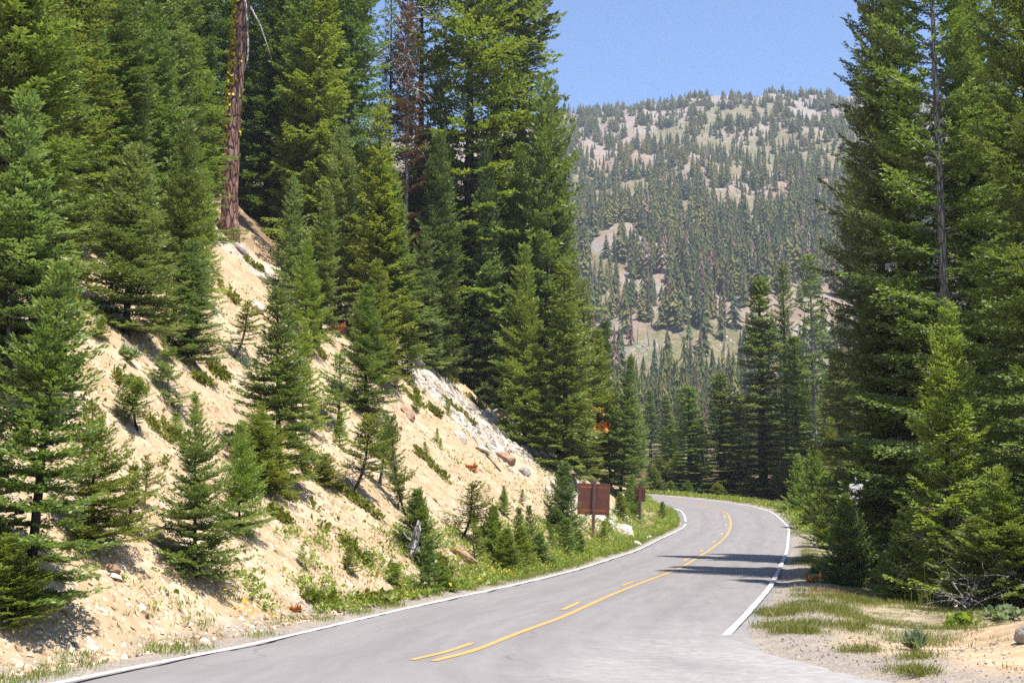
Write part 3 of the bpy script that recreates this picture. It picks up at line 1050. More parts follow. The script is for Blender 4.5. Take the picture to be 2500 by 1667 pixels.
# kind, proto, x, base row, distance, top row, half width, needles, bark, label, group
T = [
    # the near corner of the bank
    ('fir_tree', 'sap', 62, 1395, None, 585, 165, 'fir', 'dark', 'full young fir filling the lower corner of the bank, dark trunk showing through its middle', GB),
    ('fir_tree', 'sapwide', 215, 1265, None, 915, 105, 'bright', 'dark', 'wide young fir leaning out over bare soil on the road side of the corner fir', GB),
    ('fir_tree', 'sap', -40, 1330, None, 740, 110, 'blue', 'dark', 'pale bluish fir cut by the photo edge in front of the corner fir', GB),
    ('fir_sapling', 'sapwide', 25, 1440, None, 1215, 90, 'bright', 'dark', 'low yellow green fir branches spreading at the bottom of the corner firs', GB),
    ('fir_sapling', 'tiny', 105, 900, None, 615, 70, 'blue', 'grey', 'slim pale sapling with a long bare leader just above the corner fir', GB),
    ('fir_sapling', 'tiny', 230, 780, None, 725, 32, 'fir', 'grey', 'small round sapling tucked beside the big bluish fir on the upper bank', GB),
    ('fir_tree', 'mid', 12, 905, None, 215, 135, 'blue', 'grey', 'broad bluish fir against the photo edge halfway up the picture', GB),
    ('fir_tree', 'tall', -10, 800, None, -300, 170, 'fir', 'grey', 'big fir at the photo edge whose top runs out of the picture', GF),
    ('fir_tree', 'mid', 118, 640, None, 40, 85, 'fir', 'grey', 'fir on the bank edge directly above the strip of bare soil near the photo edge', GB),
    ('fir_tree', 'sap', 288, 770, None, 318, 112, 'blue', 'dark', 'big dense bluish fir in the middle of the upper bank', GB),
    ('fir_tree', 'sap', 398, 760, None, 275, 72, 'fir', 'grey', 'green fir squeezed behind the dense bluish fir with a thin bright leader', GB),
    ('fir_tree', 'sap', 462, 690, None, 385, 46, 'bright', 'grey', 'slim light green fir just in front of the foot of the bare red trunk', GB),
    ('fir_tree', 'sap', 443, 835, None, 545, 78, 'blue', 'grey', 'pale bluish fir below the red trunk on the bank', GB),
    ('fir_tree', 'mid', 345, 610, None, 15, 92, 'fir', 'pale', 'tall fir with a pale stem showing between its tiers, behind the dense bluish fir', GF),
    ('fir_tree', 'mid', 290, 612, None, 130, 80, 'blue', 'grey', 'bluish fir with drooping tiers beside the bare dark trunk', GF),
    ('fir_tree', 'mid', 420, 600, None, 168, 56, 'fir', 'pale', 'narrow green fir with a needle thin top between pale stem and red trunk', GF),
    # middle of the bank
    ('fir_sapling', 'scrub', 537, 822, None, 690, 46, 'olive', 'grey', 'twin stemmed scrubby sapling leaning over on bare soil below the red trunk', GB),
    ('fir_sapling', 'scrub', 412, 952, None, 838, 42, 'blue', 'grey', 'scraggly bluish sapling with dead lower twigs above the green mat', GB),
    ('fir_sapling', 'scrub', 318, 992, None, 862, 40, 'fir', 'dark', 'little sapling with a bent bare stem beside the corner firs', GB),
    ('fir_sapling', 'scrub', 285, 975, None, 868, 38, 'bright', 'dark', 'small open sapling just uphill of the bent stem sapling', GB),
    ('fir_sapling', 'scrub', 330, 1165, None, 1040, 26, 'olive', 'dark', 'nearly bare hooked stem with a few needles on open soil', GB),
    ('fir_sapling', 'scrub', 355, 880, None, 800, 36, 'bright', 'pale', 'small pale stemmed sapling in the shadow strip under the dense bluish fir', GB),
    ('fir_tree', 'sap', 640, 1110, None, 655, 92, 'fir', 'dark', 'tall pointed fir in the very middle of the bank', GB),
    ('fir_tree', 'sapwide', 695, 985, None, 735, 55, 'bright', 'grey', 'lighter green companion fir behind the tall pointed fir', GB),
    ('fir_tree', 'sapwide', 595, 1130, None, 925, 72, 'bright', 'grey', 'bright fir at the foot of the tall pointed fir', GB),
    ('fir_tree', 'sapwide', 448, 1330, None, 942, 108, 'fir', 'dark', 'wide young fir standing alone on open soil near the road with a sharp shadow below', GB),
    ('fir_tree', 'sapwide', 548, 1235, None, 960, 55, 'bright', 'dark', 'slimmer bright fir pressed against the wide lone fir', GB),
    ('fir_sapling', 'tiny', 402, 1000, None, 945, 42, 'bright', 'grey', 'low bright bush of needles on the green mat above the wide lone fir', GB),
    ('fir_tree', 'sap', 668, 745, None, 405, 58, 'blue', 'pale', 'bluish fir with a pale stem tip above the light rock patch', GB),
    ('fir_tree', 'sap', 735, 770, None, 440, 52, 'fir', 'grey', 'dark green twin on the road side of the pale tipped fir', GB),
    ('fir_tree', 'sap', 700, 800, None, 545, 42, 'bright', 'grey', 'small fir standing in front of the two twin firs', GB),
    ('fir_tree', 'sap', 838, 948, None, 645, 68, 'fir', 'dark', 'neat tiered fir with bare lower stem where the pale scree begins', GB),
    ('fir_tree', 'sap', 872, 880, None, 590, 60, 'bright', 'grey', 'lighter fir directly behind the neat tiered fir', GB),
    ('fir_tree', 'mid', 895, 830, None, 385, 100, 'fir', 'pale', 'broad fir with a white stem showing near its top', GF),
    ('fir_tree', 'mid', 955, 830, None, 520, 62, 'blue', 'grey', 'bluish fir on the far side of the white stemmed fir', GF),
    ('fir_sapling', 'scrub', 772, 998, None, 808, 50, 'fir', 'dark', 'open dark sapling between the pointed fir and the tiered fir', GB),
    ('fir_sapling', 'scrub', 810, 1135, None, 955, 55, 'olive', 'dark', 'crooked sapling with a swept base and grey dead twigs', GB),
    ('fir_sapling', 'scrub', 872, 1110, None, 965, 48, 'bright', 'grey', 'leafy light green sapling beside the crooked one', GB),
    ('fir_sapling', 'scrub', 932, 1185, None, 950, 38, 'fir', 'dark', 'slim spire shaped sapling at the lower edge of bare sand', GB),
    ('fir_sapling', 'tiny', 745, 1120, None, 1040, 40, 'olive', 'dark', 'small sparse sapling among green mats on the middle bank', GB),
    ('fir_sapling', 'tiny', 938, 870, None, 828, 24, 'olive', 'grey', 'lone little sapling at the upper edge of the pale scree', GB),
    ('fir_tree', 'bushy', 968, 1285, None, 1120, 66, 'fir', 'dark', 'dense dark bushy fir behind the grey stump', GS),
    ('fir_tree', 'scrub', 1062, 1235, None, 1108, 50, 'olive', 'dark', 'umbrella shaped sapling with a thick grey stem', GS),
    ('fir_sapling', 'tiny', 1158, 1182, None, 1128, 22, 'fir', 'dark', 'perfect tiny fir standing alone on the yellow sand', GS),
    ('fir_sapling', 'bushy', 1128, 1285, None, 1160, 42, 'bright', 'dark', 'bright pointed sapling between the umbrella sapling and the tiny lone fir', GS),
    ('fir_tree', 'bushy', 1288, 1235, None, 1062, 52, 'dark', 'dark', 'dark pointed fir just short of the larger brown sign', GS),
    ('fir_sapling', 'tiny', 1298, 1275, None, 1192, 34, 'fir', 'grey', 'small sapling in front of the dark pointed fir', GS),
    ('fir_sapling', 'tiny', 800, 1312, None, 1250, 26, 'olive', 'dark', 'wispy seedling with a bare stem above the lower green mat', GS),
    ('fir_sapling', 'tiny', 905, 1345, None, 1288, 30, 'bright', 'dark', 'short seedling with flat top on the pebbly slope', GS),
    ('fir_sapling', 'bushy', 1010, 1358, None, 1285, 42, 'bright', 'dark', 'low bright bush by the road under the grey stump', GS),
    ('fir_sapling', 'tiny', 985, 1365, None, 1240, 40, 'fir', 'dark', 'dark thin sapling directly below the grey stump', GS),
    ('fir_sapling', 'bushy', 1160, 1318, None, 1210, 44, 'bright', 'dark', 'brightest green bush at the road edge below the tiny lone fir', GS),
    ('fir_sapling', 'bushy', 1195, 1310, None, 1205, 40, 'bright', 'dark', 'bright bush with soft round top, second from the start of the hedge', GS),
    ('fir_sapling', 'tiny', 1190, 1265, None, 1168, 24, 'fir', 'dark', 'thin spire rising out of the bright hedge', GS),
    ('fir_sapling', 'tiny', 1225, 1270, None, 1162, 26, 'fir', 'dark', 'second thin spire of the hedge, nearer the sign', GS),
    ('fir_sapling', 'bushy', 1240, 1300, None, 1222, 42, 'fir', 'dark', 'darker green bush in the hedge short of the sign', GS),
    ('fir_sapling', 'bushy', 1330, 1275, None, 1222, 34, 'fir', 'dark', 'low bush around the foot of the larger sign post', GS),
    ('fir_sapling', 'tiny', 1388, 1255, None, 1195, 22, 'bright', 'dark', 'thin light sapling between the two brown signs', GS),
    ('fir_sapling', 'tiny', 1522, 1195, None, 1152, 14, 'fir', 'dark', 'small dark sapling on the verge past the smaller sign', GS),
    ('fir_tree', 'bushy', 1455, 1190, None, 1090, 26, 'fir', 'dark', 'young fir right behind the smaller brown sign', GS),
    ('fir_sapling', 'bushy', 1425, 1195, None, 1130, 24, 'bright', 'dark', 'light bushy sapling behind the gap between the signs', GS),
    # top of the bank, middle
    ('hemlock_tree', 'hem', 712, None, 68, -70, 92, 'hem', 'dark', 'large yellow green hemlock with drooping sprays beside the bare red trunk', GF),
    ('hemlock_tree', 'hemmid', 860, None, 62, 225, 88, 'hem', 'dark', 'pointed yellow green hemlock above the white stemmed fir', GF),
    ('fir_tree', 'tall', 790, None, 75, -230, 95, 'fir', 'grey', 'massive fir column between the hemlock and the opening of sky', GF),
    ('fir_tree', 'mid', 770, None, 64, 300, 75, 'blue', 'grey', 'bluish fir in front of the massive fir column', GF),
    ('fir_tree', 'open', 1075, None, 80, -190, 130, 'hem', 'dark', 'old open conifer with hanging sprays standing against the sky', GF),
    ('hemlock_tree', 'open', 958, None, 84, -120, 92, 'hem', 'dark', 'ragged conifer behind the dead brown tree, sky showing through its boughs', GF),
    ('hemlock_tree', 'hem', 884, None, 87, -30, 62, 'fir', 'dark', 'hemlock with hanging boughs closing the gap of sky behind the dead brown tree', GF),
    ('fir_tree', 'mid', 1005, None, 90, 120, 60, 'fir', 'dark', 'green fir low in the gap of sky between the old trees', GF),
    ('fir_tree', 'open', 1135, None, 88, -330, 135, 'dark', 'dark', 'great old tree with the thicker bare dark trunk at the end of the forest', GF),
    ('fir_tree', 'open', 1198, None, 86, -300, 128, 'fir', 'dark', 'outermost of the old trees, heavy foliage reaching into the open sky', GF),
    ('fir_tree', 'mid', 1262, None, 78, 178, 98, 'fir', 'grey', 'tall full fir in front of the outermost old tree', GF),
    ('fir_tree', 'mid', 1000, None, 74, 310, 72, 'dark', 'grey', 'dark fir in the shade below the hanging sprays', GF),
    ('fir_tree', 'sap', 1030, 862, None, 590, 40, 'olive', 'grey', 'slim olive sapling at the top of the pale scree', GF),
    ('fir_tree', 'sap', 1082, 885, None, 575, 46, 'fir', 'grey', 'light straight fir at the edge of the dark hollow', GF),
    ('fir_tree', 'sap', 990, 850, None, 655, 45, 'blue', 'grey', 'bluish young fir first in the row above the scree', GF),
    ('fir_tree', 'sapwide', 1105, 915, None, 770, 36, 'bright', 'grey', 'bright little fir under the straight fir by the dark hollow', GF),
    ('fir_tree', 'sapwide', 1172, 925, None, 770, 34, 'fir', 'grey', 'small dark fir below the dark hollow', GF),
    ('fir_tree', 'sap', 1205, None, 72, 555, 62, 'bright', 'grey', 'bright fir rising on the road side of the dark hollow', GF),
    ('hemlock_tree', 'hemmid', 1300, None, 71, 590, 82, 'hem', 'dark', 'glowing yellow green hemlock above the end of the scree', GF),
    ('fir_tree', 'sapwide', 1195, 965, None, 800, 40, 'olive', 'dark', 'olive fir leaning at the upper rim of the scree', GF),
    ('fir_tree', 'sap', 1238, 1000, None, 770, 42, 'blue', 'dark', 'bluish fir with bent trunk base at the rim of the scree', GF),
    ('fir_tree', 'sapwide', 1255, 1040, None, 900, 42, 'fir', 'dark', 'squat fir at the end of the scree below the bluish one', GF),
    ('fir_tree', 'sap', 1328, 1085, None, 895, 48, 'olive', 'grey', 'yellowing fir with orange dead sprays uphill of the larger sign', GF),
    ('fir_tree', 'mid', 1375, 1100, None, 760, 50, 'hem', 'dark', 'yellow green fir behind the yellowing one', GF),
    ('fir_tree', 'mid', 1425, None, 80, 820, 45, 'fir', 'dark', 'green fir directly above the smaller sign', GF),
    ('fir_tree', 'mid', 1402, 1112, None, 905, 42, 'bright', 'dark', 'light green fir between the signs, farther back', GF),
    ('fir_tree', 'mid', 1458, None, 92, 900, 34, 'fir', 'dark', 'last fir of the bank where the road disappears', GF),
    ('hemlock_tree', 'hemmid', 1345, None, 84, 640, 60, 'hem', 'dark', 'tall hemlock behind the glowing one at the forest edge', GF),
    ('fir_tree', 'mid', 1395, None, 98, 740, 42, 'dark', 'dark', 'dark fir at the forest edge against the mountainside', GF),
    # beyond the bend
    ('fir_tree', 'slim', 1588, None, 117, 885, 54, 'fir', 'dark', 'fir beyond the bend with layered boughs, nearest the vanishing road', GE),
    ('fir_tree', 'slim', 1663, None, 116, 858, 62, 'fir', 'dark', 'second fir beyond the bend with a skirt down to the grass', GE),
    ('fir_tree', 'slim', 1758, None, 115, 635, 74, 'fir', 'dark', 'tallest full fir beyond the bend', GE),
    ('fir_tree', 'sparse', 1815, None, 116, 610, 46, 'dark', 'dark', 'black thin fir with a bare dark trunk beyond the bend', GE),
    ('fir_tree', 'sparse', 1880, None, 108, 585, 62, 'fir', 'pale', 'open fir with a long white stem showing in its upper half', GE),
    ('fir_tree', 'slim', 1935, None, 100, 800, 52, 'olive', 'grey', 'olive green fir beside the white stemmed one', GE),
    ('fir_tree', 'slim', 1838, None, 112, 770, 50, 'fir', 'grey', 'lower fir filling the gap between the black thin fir and the white stemmed one', GE),
    ('fir_tree', 'slim', 1705, None, 128, 905, 42, 'dark', 'dark', 'dark fir in the gap between the second and the tallest fir', GE),
    ('fir_tree', 'slim', 1498, None, 185, 895, 28, 'blue', 'grey', 'hazy bluish fir standing alone above the vanishing road', GE),
    ('fir_tree', 'slim', 1535, None, 180, 905, 26, 'blue', 'grey', 'hazy bluish fir paired with the lone one above the vanishing road', GE),
    ('fir_tree', 'slim', 1568, None, 190, 890, 26, 'blue', 'grey', 'faint bluish fir half hidden by the nearest fir beyond the bend', GE),
    ('fir_tree', 'sapwide', 1515, 1135, 122, 1050, 36, 'olive', 'grey', 'dull olive thicket fir low at the end of the road', GE),
    ('fir_tree', 'sapwide', 1552, 1135, 121, 1040, 34, 'olive', 'grey', 'second dull thicket fir beside the nearest layered fir', GE),
    ('fir_sapling', 'sapwide', 1715, 1145, 112, 1095, 28, 'olive', 'grey', 'low sapling on the grass between the two firs beyond the bend', GE),
    # outside of the bend
    ('fir_tree', 'feather', 2172, 1385, None, 680, 100, 'bright', 'dark', 'feathery bright fir standing alone in front of the dark forest', GR),
    ('fir_tree', 'bigopen', 2195, None, 36, -420, 200, 'fir', 'pale', 'huge fir with a long sunlit pale trunk rising out of the picture', GR),
    ('fir_tree', 'big', 2050, None, 47, -120, 120, 'dark', 'dark', 'huge dark fir whose edge cuts against the sky', GR),
    ('fir_tree', 'big', 2410, None, 30, -380, 180, 'fir', 'dark', 'huge fir at the far photo edge with hanging boughs', GR),
    ('fir_tree', 'tall', 2290, None, 46, -300, 150, 'dark', 'dark', 'dark fir filling the space behind the sunlit pale trunk', GR),
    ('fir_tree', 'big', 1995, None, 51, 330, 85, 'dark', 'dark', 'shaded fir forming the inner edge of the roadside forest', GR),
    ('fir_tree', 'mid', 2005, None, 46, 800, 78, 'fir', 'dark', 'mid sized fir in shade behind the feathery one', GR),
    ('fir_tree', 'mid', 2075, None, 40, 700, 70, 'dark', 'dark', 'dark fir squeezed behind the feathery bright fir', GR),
    ('fir_tree', 'bushy', 1942, 1345, None, 1135, 68, 'fir', 'pale', 'bushy fir with pale bare stems at the edge of the gravel verge', GR),
    ('fir_tree', 'bushy', 1905, 1262, None, 1085, 50, 'bright', 'dark', 'bright young fir just up the verge from the bushy pale stemmed one', GR),
    ('fir_tree', 'bushy', 1872, 1215, None, 1025, 46, 'bright', 'dark', 'light green young fir where the verge narrows', GR),
    ('fir_tree', 'bushy', 1840, 1180, None, 1045, 36, 'bright', 'dark', 'farthest of the light green young firs along the verge', GR),
    ('fir_tree', 'sap', 1925, 1215, None, 955, 46, 'olive', 'dark', 'olive yellow young fir standing over the verge saplings', GR),
    ('fir_tree', 'sap', 1975, 1318, None, 1000, 58, 'fir', 'dark', 'grey green fir between the verge saplings and the dark forest', GR),
    ('fir_tree', 'sapwide', 2330, 1395, None, 1065, 105, 'bright', 'dark', 'broad young fir at the far edge beside the feathery fir, dry twigs inside', GR),
    ('fir_tree', 'sap', 2395, 1390, 27, 880, 90, 'dark', 'dark', 'shaded fir cut by the far photo edge behind the broad young fir', GR),
    ('fir_sapling', 'sapwide', 1998, 1332, None, 1110, 42, 'fir', 'dark', 'shaded young fir in front of the half hidden white sign', GR),
    ('fir_sapling', 'tiny', 2035, 1372, None, 1270, 36, 'bright', 'pale', 'little sunlit sapling with a crooked pale stem in the forest shade', GR),
    ('fir_sapling', 'sapwide', 2085, 1378, None, 1170, 62, 'fir', 'dark', 'low shaded fir skirting the feathery fir', GR),
    ('fir_sapling', 'sapwide', 2255, 1392, None, 1180, 75, 'olive', 'dark', 'low olive fir with dead twigs between the feathery fir and the broad young fir', GR),
]
ROOTS = {}
for t_ in T:
    if t_[10] == GF and 860 < t_[2] < 1260 and t_[3]:
        t_ = t_[:6] + (t_[6] * .8,) + t_[7:]
    r_ = place(*t_)
    ROOTS[t_[9]] = r_

# fill of the shaded forest behind: trees nothing tells apart
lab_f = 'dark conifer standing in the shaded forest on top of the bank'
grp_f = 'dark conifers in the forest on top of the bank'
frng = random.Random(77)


def filler(px, D, ty, hw, pr, mat, label, grp):
    return place('forest_fir', pr, px, None, D, ty, hw, mat, 'dark', label, grp)


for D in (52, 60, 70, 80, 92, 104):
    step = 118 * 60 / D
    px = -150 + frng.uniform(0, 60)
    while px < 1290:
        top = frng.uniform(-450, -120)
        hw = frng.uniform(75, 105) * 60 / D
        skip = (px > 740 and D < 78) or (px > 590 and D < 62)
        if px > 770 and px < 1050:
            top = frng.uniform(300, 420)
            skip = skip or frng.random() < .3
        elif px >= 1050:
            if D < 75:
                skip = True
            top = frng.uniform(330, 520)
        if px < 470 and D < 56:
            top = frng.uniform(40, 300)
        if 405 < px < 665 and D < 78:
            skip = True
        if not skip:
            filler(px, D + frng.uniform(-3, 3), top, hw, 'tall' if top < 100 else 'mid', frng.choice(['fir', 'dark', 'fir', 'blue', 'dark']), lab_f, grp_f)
        px += step * frng.uniform(.8, 1.25)
for px, by, ty, hw, pr, mt in ((60, 585, -60, 95, 'tall', 'fir'), (115, 570, 120, 70, 'mid', 'dark'), (225, 575, 60, 75, 'mid', 'fir'), (255, 590, -120, 90, 'tall', 'dark'), (385, 575, 30, 75, 'mid', 'dark'),
                               (432, 570, 110, 55, 'mid', 'fir'), (145, 555, -200, 90, 'tall', 'fir'), (330, 560, -220, 95, 'tall', 'blue'), (650, 530, 120, 55, 'mid', 'fir'), (690, 560, 60, 60, 'mid', 'dark'),
                               (385, 560, -260, 70, 'tall', 'fir'), (20, 600, -200, 100, 'tall', 'dark'), (665, 520, -200, 70, 'tall', 'blue')):
    place('forest_fir', pr, px, by, None, ty, hw, mt, 'dark', lab_f, grp_f)
lab_r = 'dark conifer standing deep in the shaded forest outside the bend'
grp_r = 'dark conifers in the forest outside the bend'
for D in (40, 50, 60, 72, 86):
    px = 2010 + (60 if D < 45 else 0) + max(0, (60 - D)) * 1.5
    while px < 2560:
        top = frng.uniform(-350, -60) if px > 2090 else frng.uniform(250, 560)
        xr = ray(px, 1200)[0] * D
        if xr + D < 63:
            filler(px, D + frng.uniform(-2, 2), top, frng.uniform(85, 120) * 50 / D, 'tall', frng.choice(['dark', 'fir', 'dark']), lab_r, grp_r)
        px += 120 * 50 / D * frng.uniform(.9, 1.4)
# a slender neighbour just out of the frame whose tip shades the near lane
tree('forest_fir', 'slim', 14.9, 27.9, 27, 1.5, 'dark', 'dark', lab_r, grp_r)
lab_e = 'mid green conifer in the stand behind the bend, backed by the mountainside'
grp_e = 'conifers in the stand behind the bend'
for D in (132, 150, 170, 200, 235, 270):
    px = 1470
    while px < 2010:
        # tops thin out over the open patch above the vanishing road
        lo = np.interp(px, [1470, 1600, 1700, 1800, 1960], [1010, 990, 935, 870, 810])
        filler(px, D + frng.uniform(-6, 6), lo + frng.uniform(-30, 90), frng.uniform(24, 34) * 150 / D, 'slim', frng.choice(['fir', 'blue', 'dark', 'fir']), lab_e, grp_e)
        px += 62 * 150 / D * frng.uniform(.8, 1.5)

lab_t = 'low olive green thicket fir on the outside of the bend below the tall firs'
for px in range(1478, 1850, 17):
    D = 113 + frng.uniform(0, 9) - max(0, (px - 1700) * .06)
    place('thicket_fir', frng.choice(['sapwide', 'bushy']), px + frng.uniform(-6, 6), None, D, frng.uniform(1060, 1108), frng.uniform(20, 32), frng.choice(['olive', 'fir', 'olive', 'dark']), 'grey', lab_t, 'thicket below the conifers beyond the bend')

# seedlings dotted over the bank, nothing tells them apart
n_ = 0
while n_ < 46:
    y = frng.uniform(16, 66)
    d = frng.uniform(1.5, 14)
    x = float(np.interp(y, LP[:, 1][:200], LP[:, 0][:200])) - d
    if fbm(np.array([x]), np.array([y]), 6., 3)[0] < -.15 or scree_mask(np.array([x]), np.array([y]))[0] > .3:
        continue
    tree('fir_seedling', frng.choice(['tiny', 'tiny', 'scrub']), x, y, frng.uniform(.35, 1.15), None, frng.choice(['fir', 'bright', 'olive', 'bright']), 'dark', 'small fir seedling, one of many dotted over the open soil of the bank', 'seedlings dotted over the bank', lean=(frng.gauss(0, .1), frng.gauss(0, .1)), rng=frng, sink=.02)
    n_ += 1
# ------------------------------------------------------------------ special trees
def world(px, py, D):
    dx, dz = ray(px, py)
    return np.array([dx * D, D, CAMH + dz * D])


def special(name, label, cat, loc, group=None):
    o = bpy.data.objects.new(name, None)
    COL.objects.link(o)
    o.location = loc
    return tag(o, label, cat, group)


def twigs(mb, p0, d, L0, rng, depth=2, r0=.02, droop=.1, n=5):
    """a dead limb that forks into bare twigs"""
    d = np.array(d, float)
    d /= np.linalg.norm(d)
    k = 6
    pts = [np.array(p0, float)]
    dd = d.copy()
    for i in range(k):
        dd = dd + rng.normal(0, .13, 3) + np.array([0, 0, -droop * .3])
        dd /= np.linalg.norm(dd)
        pts.append(pts[-1] + dd * L0 / k)
    mb.tube(np.array(pts), np.linspace(r0, r0 * .25, k + 1), 5 if r0 > .02 else 3, cap=False)
    if depth > 0:
        for j in range(n):
            i = rng.integers(1, k)
            q = dd + rng.normal(0, .75, 3)
            twigs(mb, pts[i], q, L0 * rng.uniform(.3, .6), rng, depth - 1, r0 * .5, droop, max(2, n - 1))


# the bare red trunk with yellow lichen
bx, by_, bz = hit(527, 545)
D = by_
tops = [(527, 545), (527, 500), (529, 420), (534, 300), (541, 200), (549, 100), (557, 0), (562, -90), (566, -200), (568, -330)]
rad = [.54, .43, .40, .385, .37, .36, .345, .32, .27, .18]
pts = np.array([world(px, py, D) for px, py in tops])
pts = np.stack([np.interp(np.linspace(0, 9, 46), np.arange(10), pts[:, i]) for i in range(3)], 1)
rd = np.interp(np.linspace(0, 9, 46), np.arange(10), rad)
root = special('fir_tree', 'tall bare reddish trunk with yellow lichen, leaning against the dark forest', 'fir tree', (bx, by_, bz), GF)
o_ = np.array([bx, by_, bz])
srng = np.random.default_rng(3)
mb = MB()
pts[0, 2] -= .8
mb.tube(pts - o_, rd, 22, wob=.05, rng=srng)
link('trunk', mb.mesh('trunk', (BARK['red'],), smooth=False), root)


def lichen_mat():
    m, nt = newmat('yellow_lichen')
    c = ramp(nt, N(nt, 'ShaderNodeNewGeometry').outputs['Random Per Island'], [(0, (.30, .27, .02)), (.5, (.48, .43, .03)), (1, (.58, .50, .06))])
    out_principled(nt, c, .9, .1)
    return m


YL = lichen_mat()
P, Q = [], []
for i in range(1100):
    f = srng.uniform(14, 40) if srng.random() < .8 else srng.uniform(10, 44)
    a = math.pi + srng.normal(.35, .38) if srng.random() < .85 else srng.uniform(0, 6.28)
    c = np.array([np.interp(f, np.arange(46), pts[:, k]) for k in range(3)]) - o_
    rr = np.interp(f, np.arange(46), rd) * 1.0
    p = c + np.array([math.cos(a) * rr, math.sin(a) * rr, srng.normal(0, .1)])
    n = np.array([math.cos(a), math.sin(a), 0])
    tz = np.cross(n, srng.normal(0, 1, 3))
    tz /= np.linalg.norm(tz)
    P.append(p + n * .02)
    Q.append(p + tz * srng.uniform(.10, .26) + n * .09)
V, F = kites(np.array(P), np.array(Q), .42, srng)
lo = link('lichen', np_mesh('lichen', V, F, (YL,)), root)
lo['kind'] = 'stuff'
mb = MB()
dl = np.array([world(px, py, D - .9) for px, py in ((560, 165), (568, 140), (570, 120), (569, 60), (562, -10))]) - o_
mb.tube(dl, [.03, .05, .055, .06, .07], 7)
dl = np.array([world(px, py, D - 1.2) for px, py in ((575, 15), (598, 60), (612, 100), (624, 138))]) - o_
mb.tube(dl, [.06, .05, .035, .02], 6)
link('dead_limb', mb.mesh('dead_limb', (BARK['dead'],), smooth=True), root)
# its sparse crown high above the picture
(Vc, Fc), tb = conifer(991, 14., 3.0, u=.36, ws=.9, nb=(4, 6), gap=.2, hang=.25, prof=.5, clear=.1, sticks=True)
Vc = Vc + (pts[30] - o_)
link('crown', np_mesh('crown', Vc, Fc, (FM['dark'],)), root)

# pine like tree with dead twigs near the photo edge
root = place('pine_tree', 'pine', 172, 582, None, -160, 92, 'olive', 'dark', 'dark trunked pine with ragged olive needles and tangled dead twigs', GF, cat='pine tree')
mb = MB()
rr = np.random.default_rng(8)
zs = root.location
for i in range(26):
    h = rr.uniform(.8, 9.5)
    a = rr.uniform(0, 6.28)
    sc = root.scale
    twigs(mb, (0, 0, h), (math.cos(a), math.sin(a), rr.uniform(-.5, .05)), rr.uniform(.7, 1.6), rr, 2, .018, .25, 4)
link('bare_branch', mb.mesh('bare_branch', (BARK['dead'],)), root)
# dead brown tree in the gap of sky
root = place('dead_tree', 'sparse', 925, None, 79, -60, 60, 'brown', 'dead', 'dead conifer with brown needles and bare grey limbs in the opening of sky', GF, cat='dead tree')
mb = MB()
for i in range(14):
    h = rr.uniform(9, 16)
    a = rr.uniform(0, 6.28)
    twigs(mb, (0, 0, h), (math.cos(a), math.sin(a), rr.uniform(-.4, .3)), rr.uniform(1.4, 3.2), rr, 2, .05, .3, 5)
link('bare_branch', mb.mesh('bare_branch', (BARK['dead'],)), root)
# bare twigs inside the firs outside the bend, and the crooked ones on the bank
for lab, n, lo_, hi_, ln, th in (('broad young fir at the far edge beside the feathery fir, dry twigs inside', 16, .15, 1.3, 1.1, .014),
                                 ('low olive fir with dead twigs between the feathery fir and the broad young fir', 16, .1, .9, 1.2, .014),
                                 ('crooked sapling with a swept base and grey dead twigs', 12, .3, 1.1, .6, .012),
                                 ('scraggly bluish sapling with dead lower twigs above the green mat', 10, .2, .9, .5, .012),
                                 ('feathery bright fir standing alone in front of the dark forest', 12, .3, 1.4, 1.3, .016)):
    root = ROOTS[lab]
    mb = MB()
    for i in range(n):
        a = rr.uniform(0, 6.28)
        twigs(mb, (0, 0, rr.uniform(lo_, hi_)), (math.cos(a), math.sin(a), rr.uniform(-.2, .3)), ln * rr.uniform(.6, 1.2), rr, 2, th, .1, 4)
    link('bare_branch', mb.mesh('bare_branch', (BARK['dead'],)), root)
# orange dead sprays on the yellowing fir
root = ROOTS['yellowing fir with orange dead sprays uphill of the larger sign']
P, Q = [], []
for c in ((.55, -.7, 2.6), (.75, -.6, 3.0), (.5, -.75, 3.9), (.8, -.5, 2.75)):
    for i in range(26):
        p = np.array(c) + rr.normal(0, .09, 3)
        P.append(p)
        Q.append(p + rr.normal(0, .12, 3) + (0, -.05, -.02))
V, F = kites(np.array(P), np.array(Q), .25, rr)
rot = root.rotation_euler.z
cz, sz = math.cos(-rot), math.sin(-rot)
V = np.stack([V[:, 0] * cz - V[:, 1] * sz, V[:, 0] * sz + V[:, 1] * cz, V[:, 2]], 1)


def orange_mat():
    m, nt = newmat('orange_dead_needles')
    c = ramp(nt, N(nt, 'ShaderNodeNewGeometry').outputs['Random Per Island'], [(0, (.36, .11, .03)), (1, (.62, .24, .06))])
    out_principled(nt, c, .8, .1)
    return m


OM = orange_mat()
link('dead_foliage', np_mesh('dead_foliage', V, F, (OM,)), root)


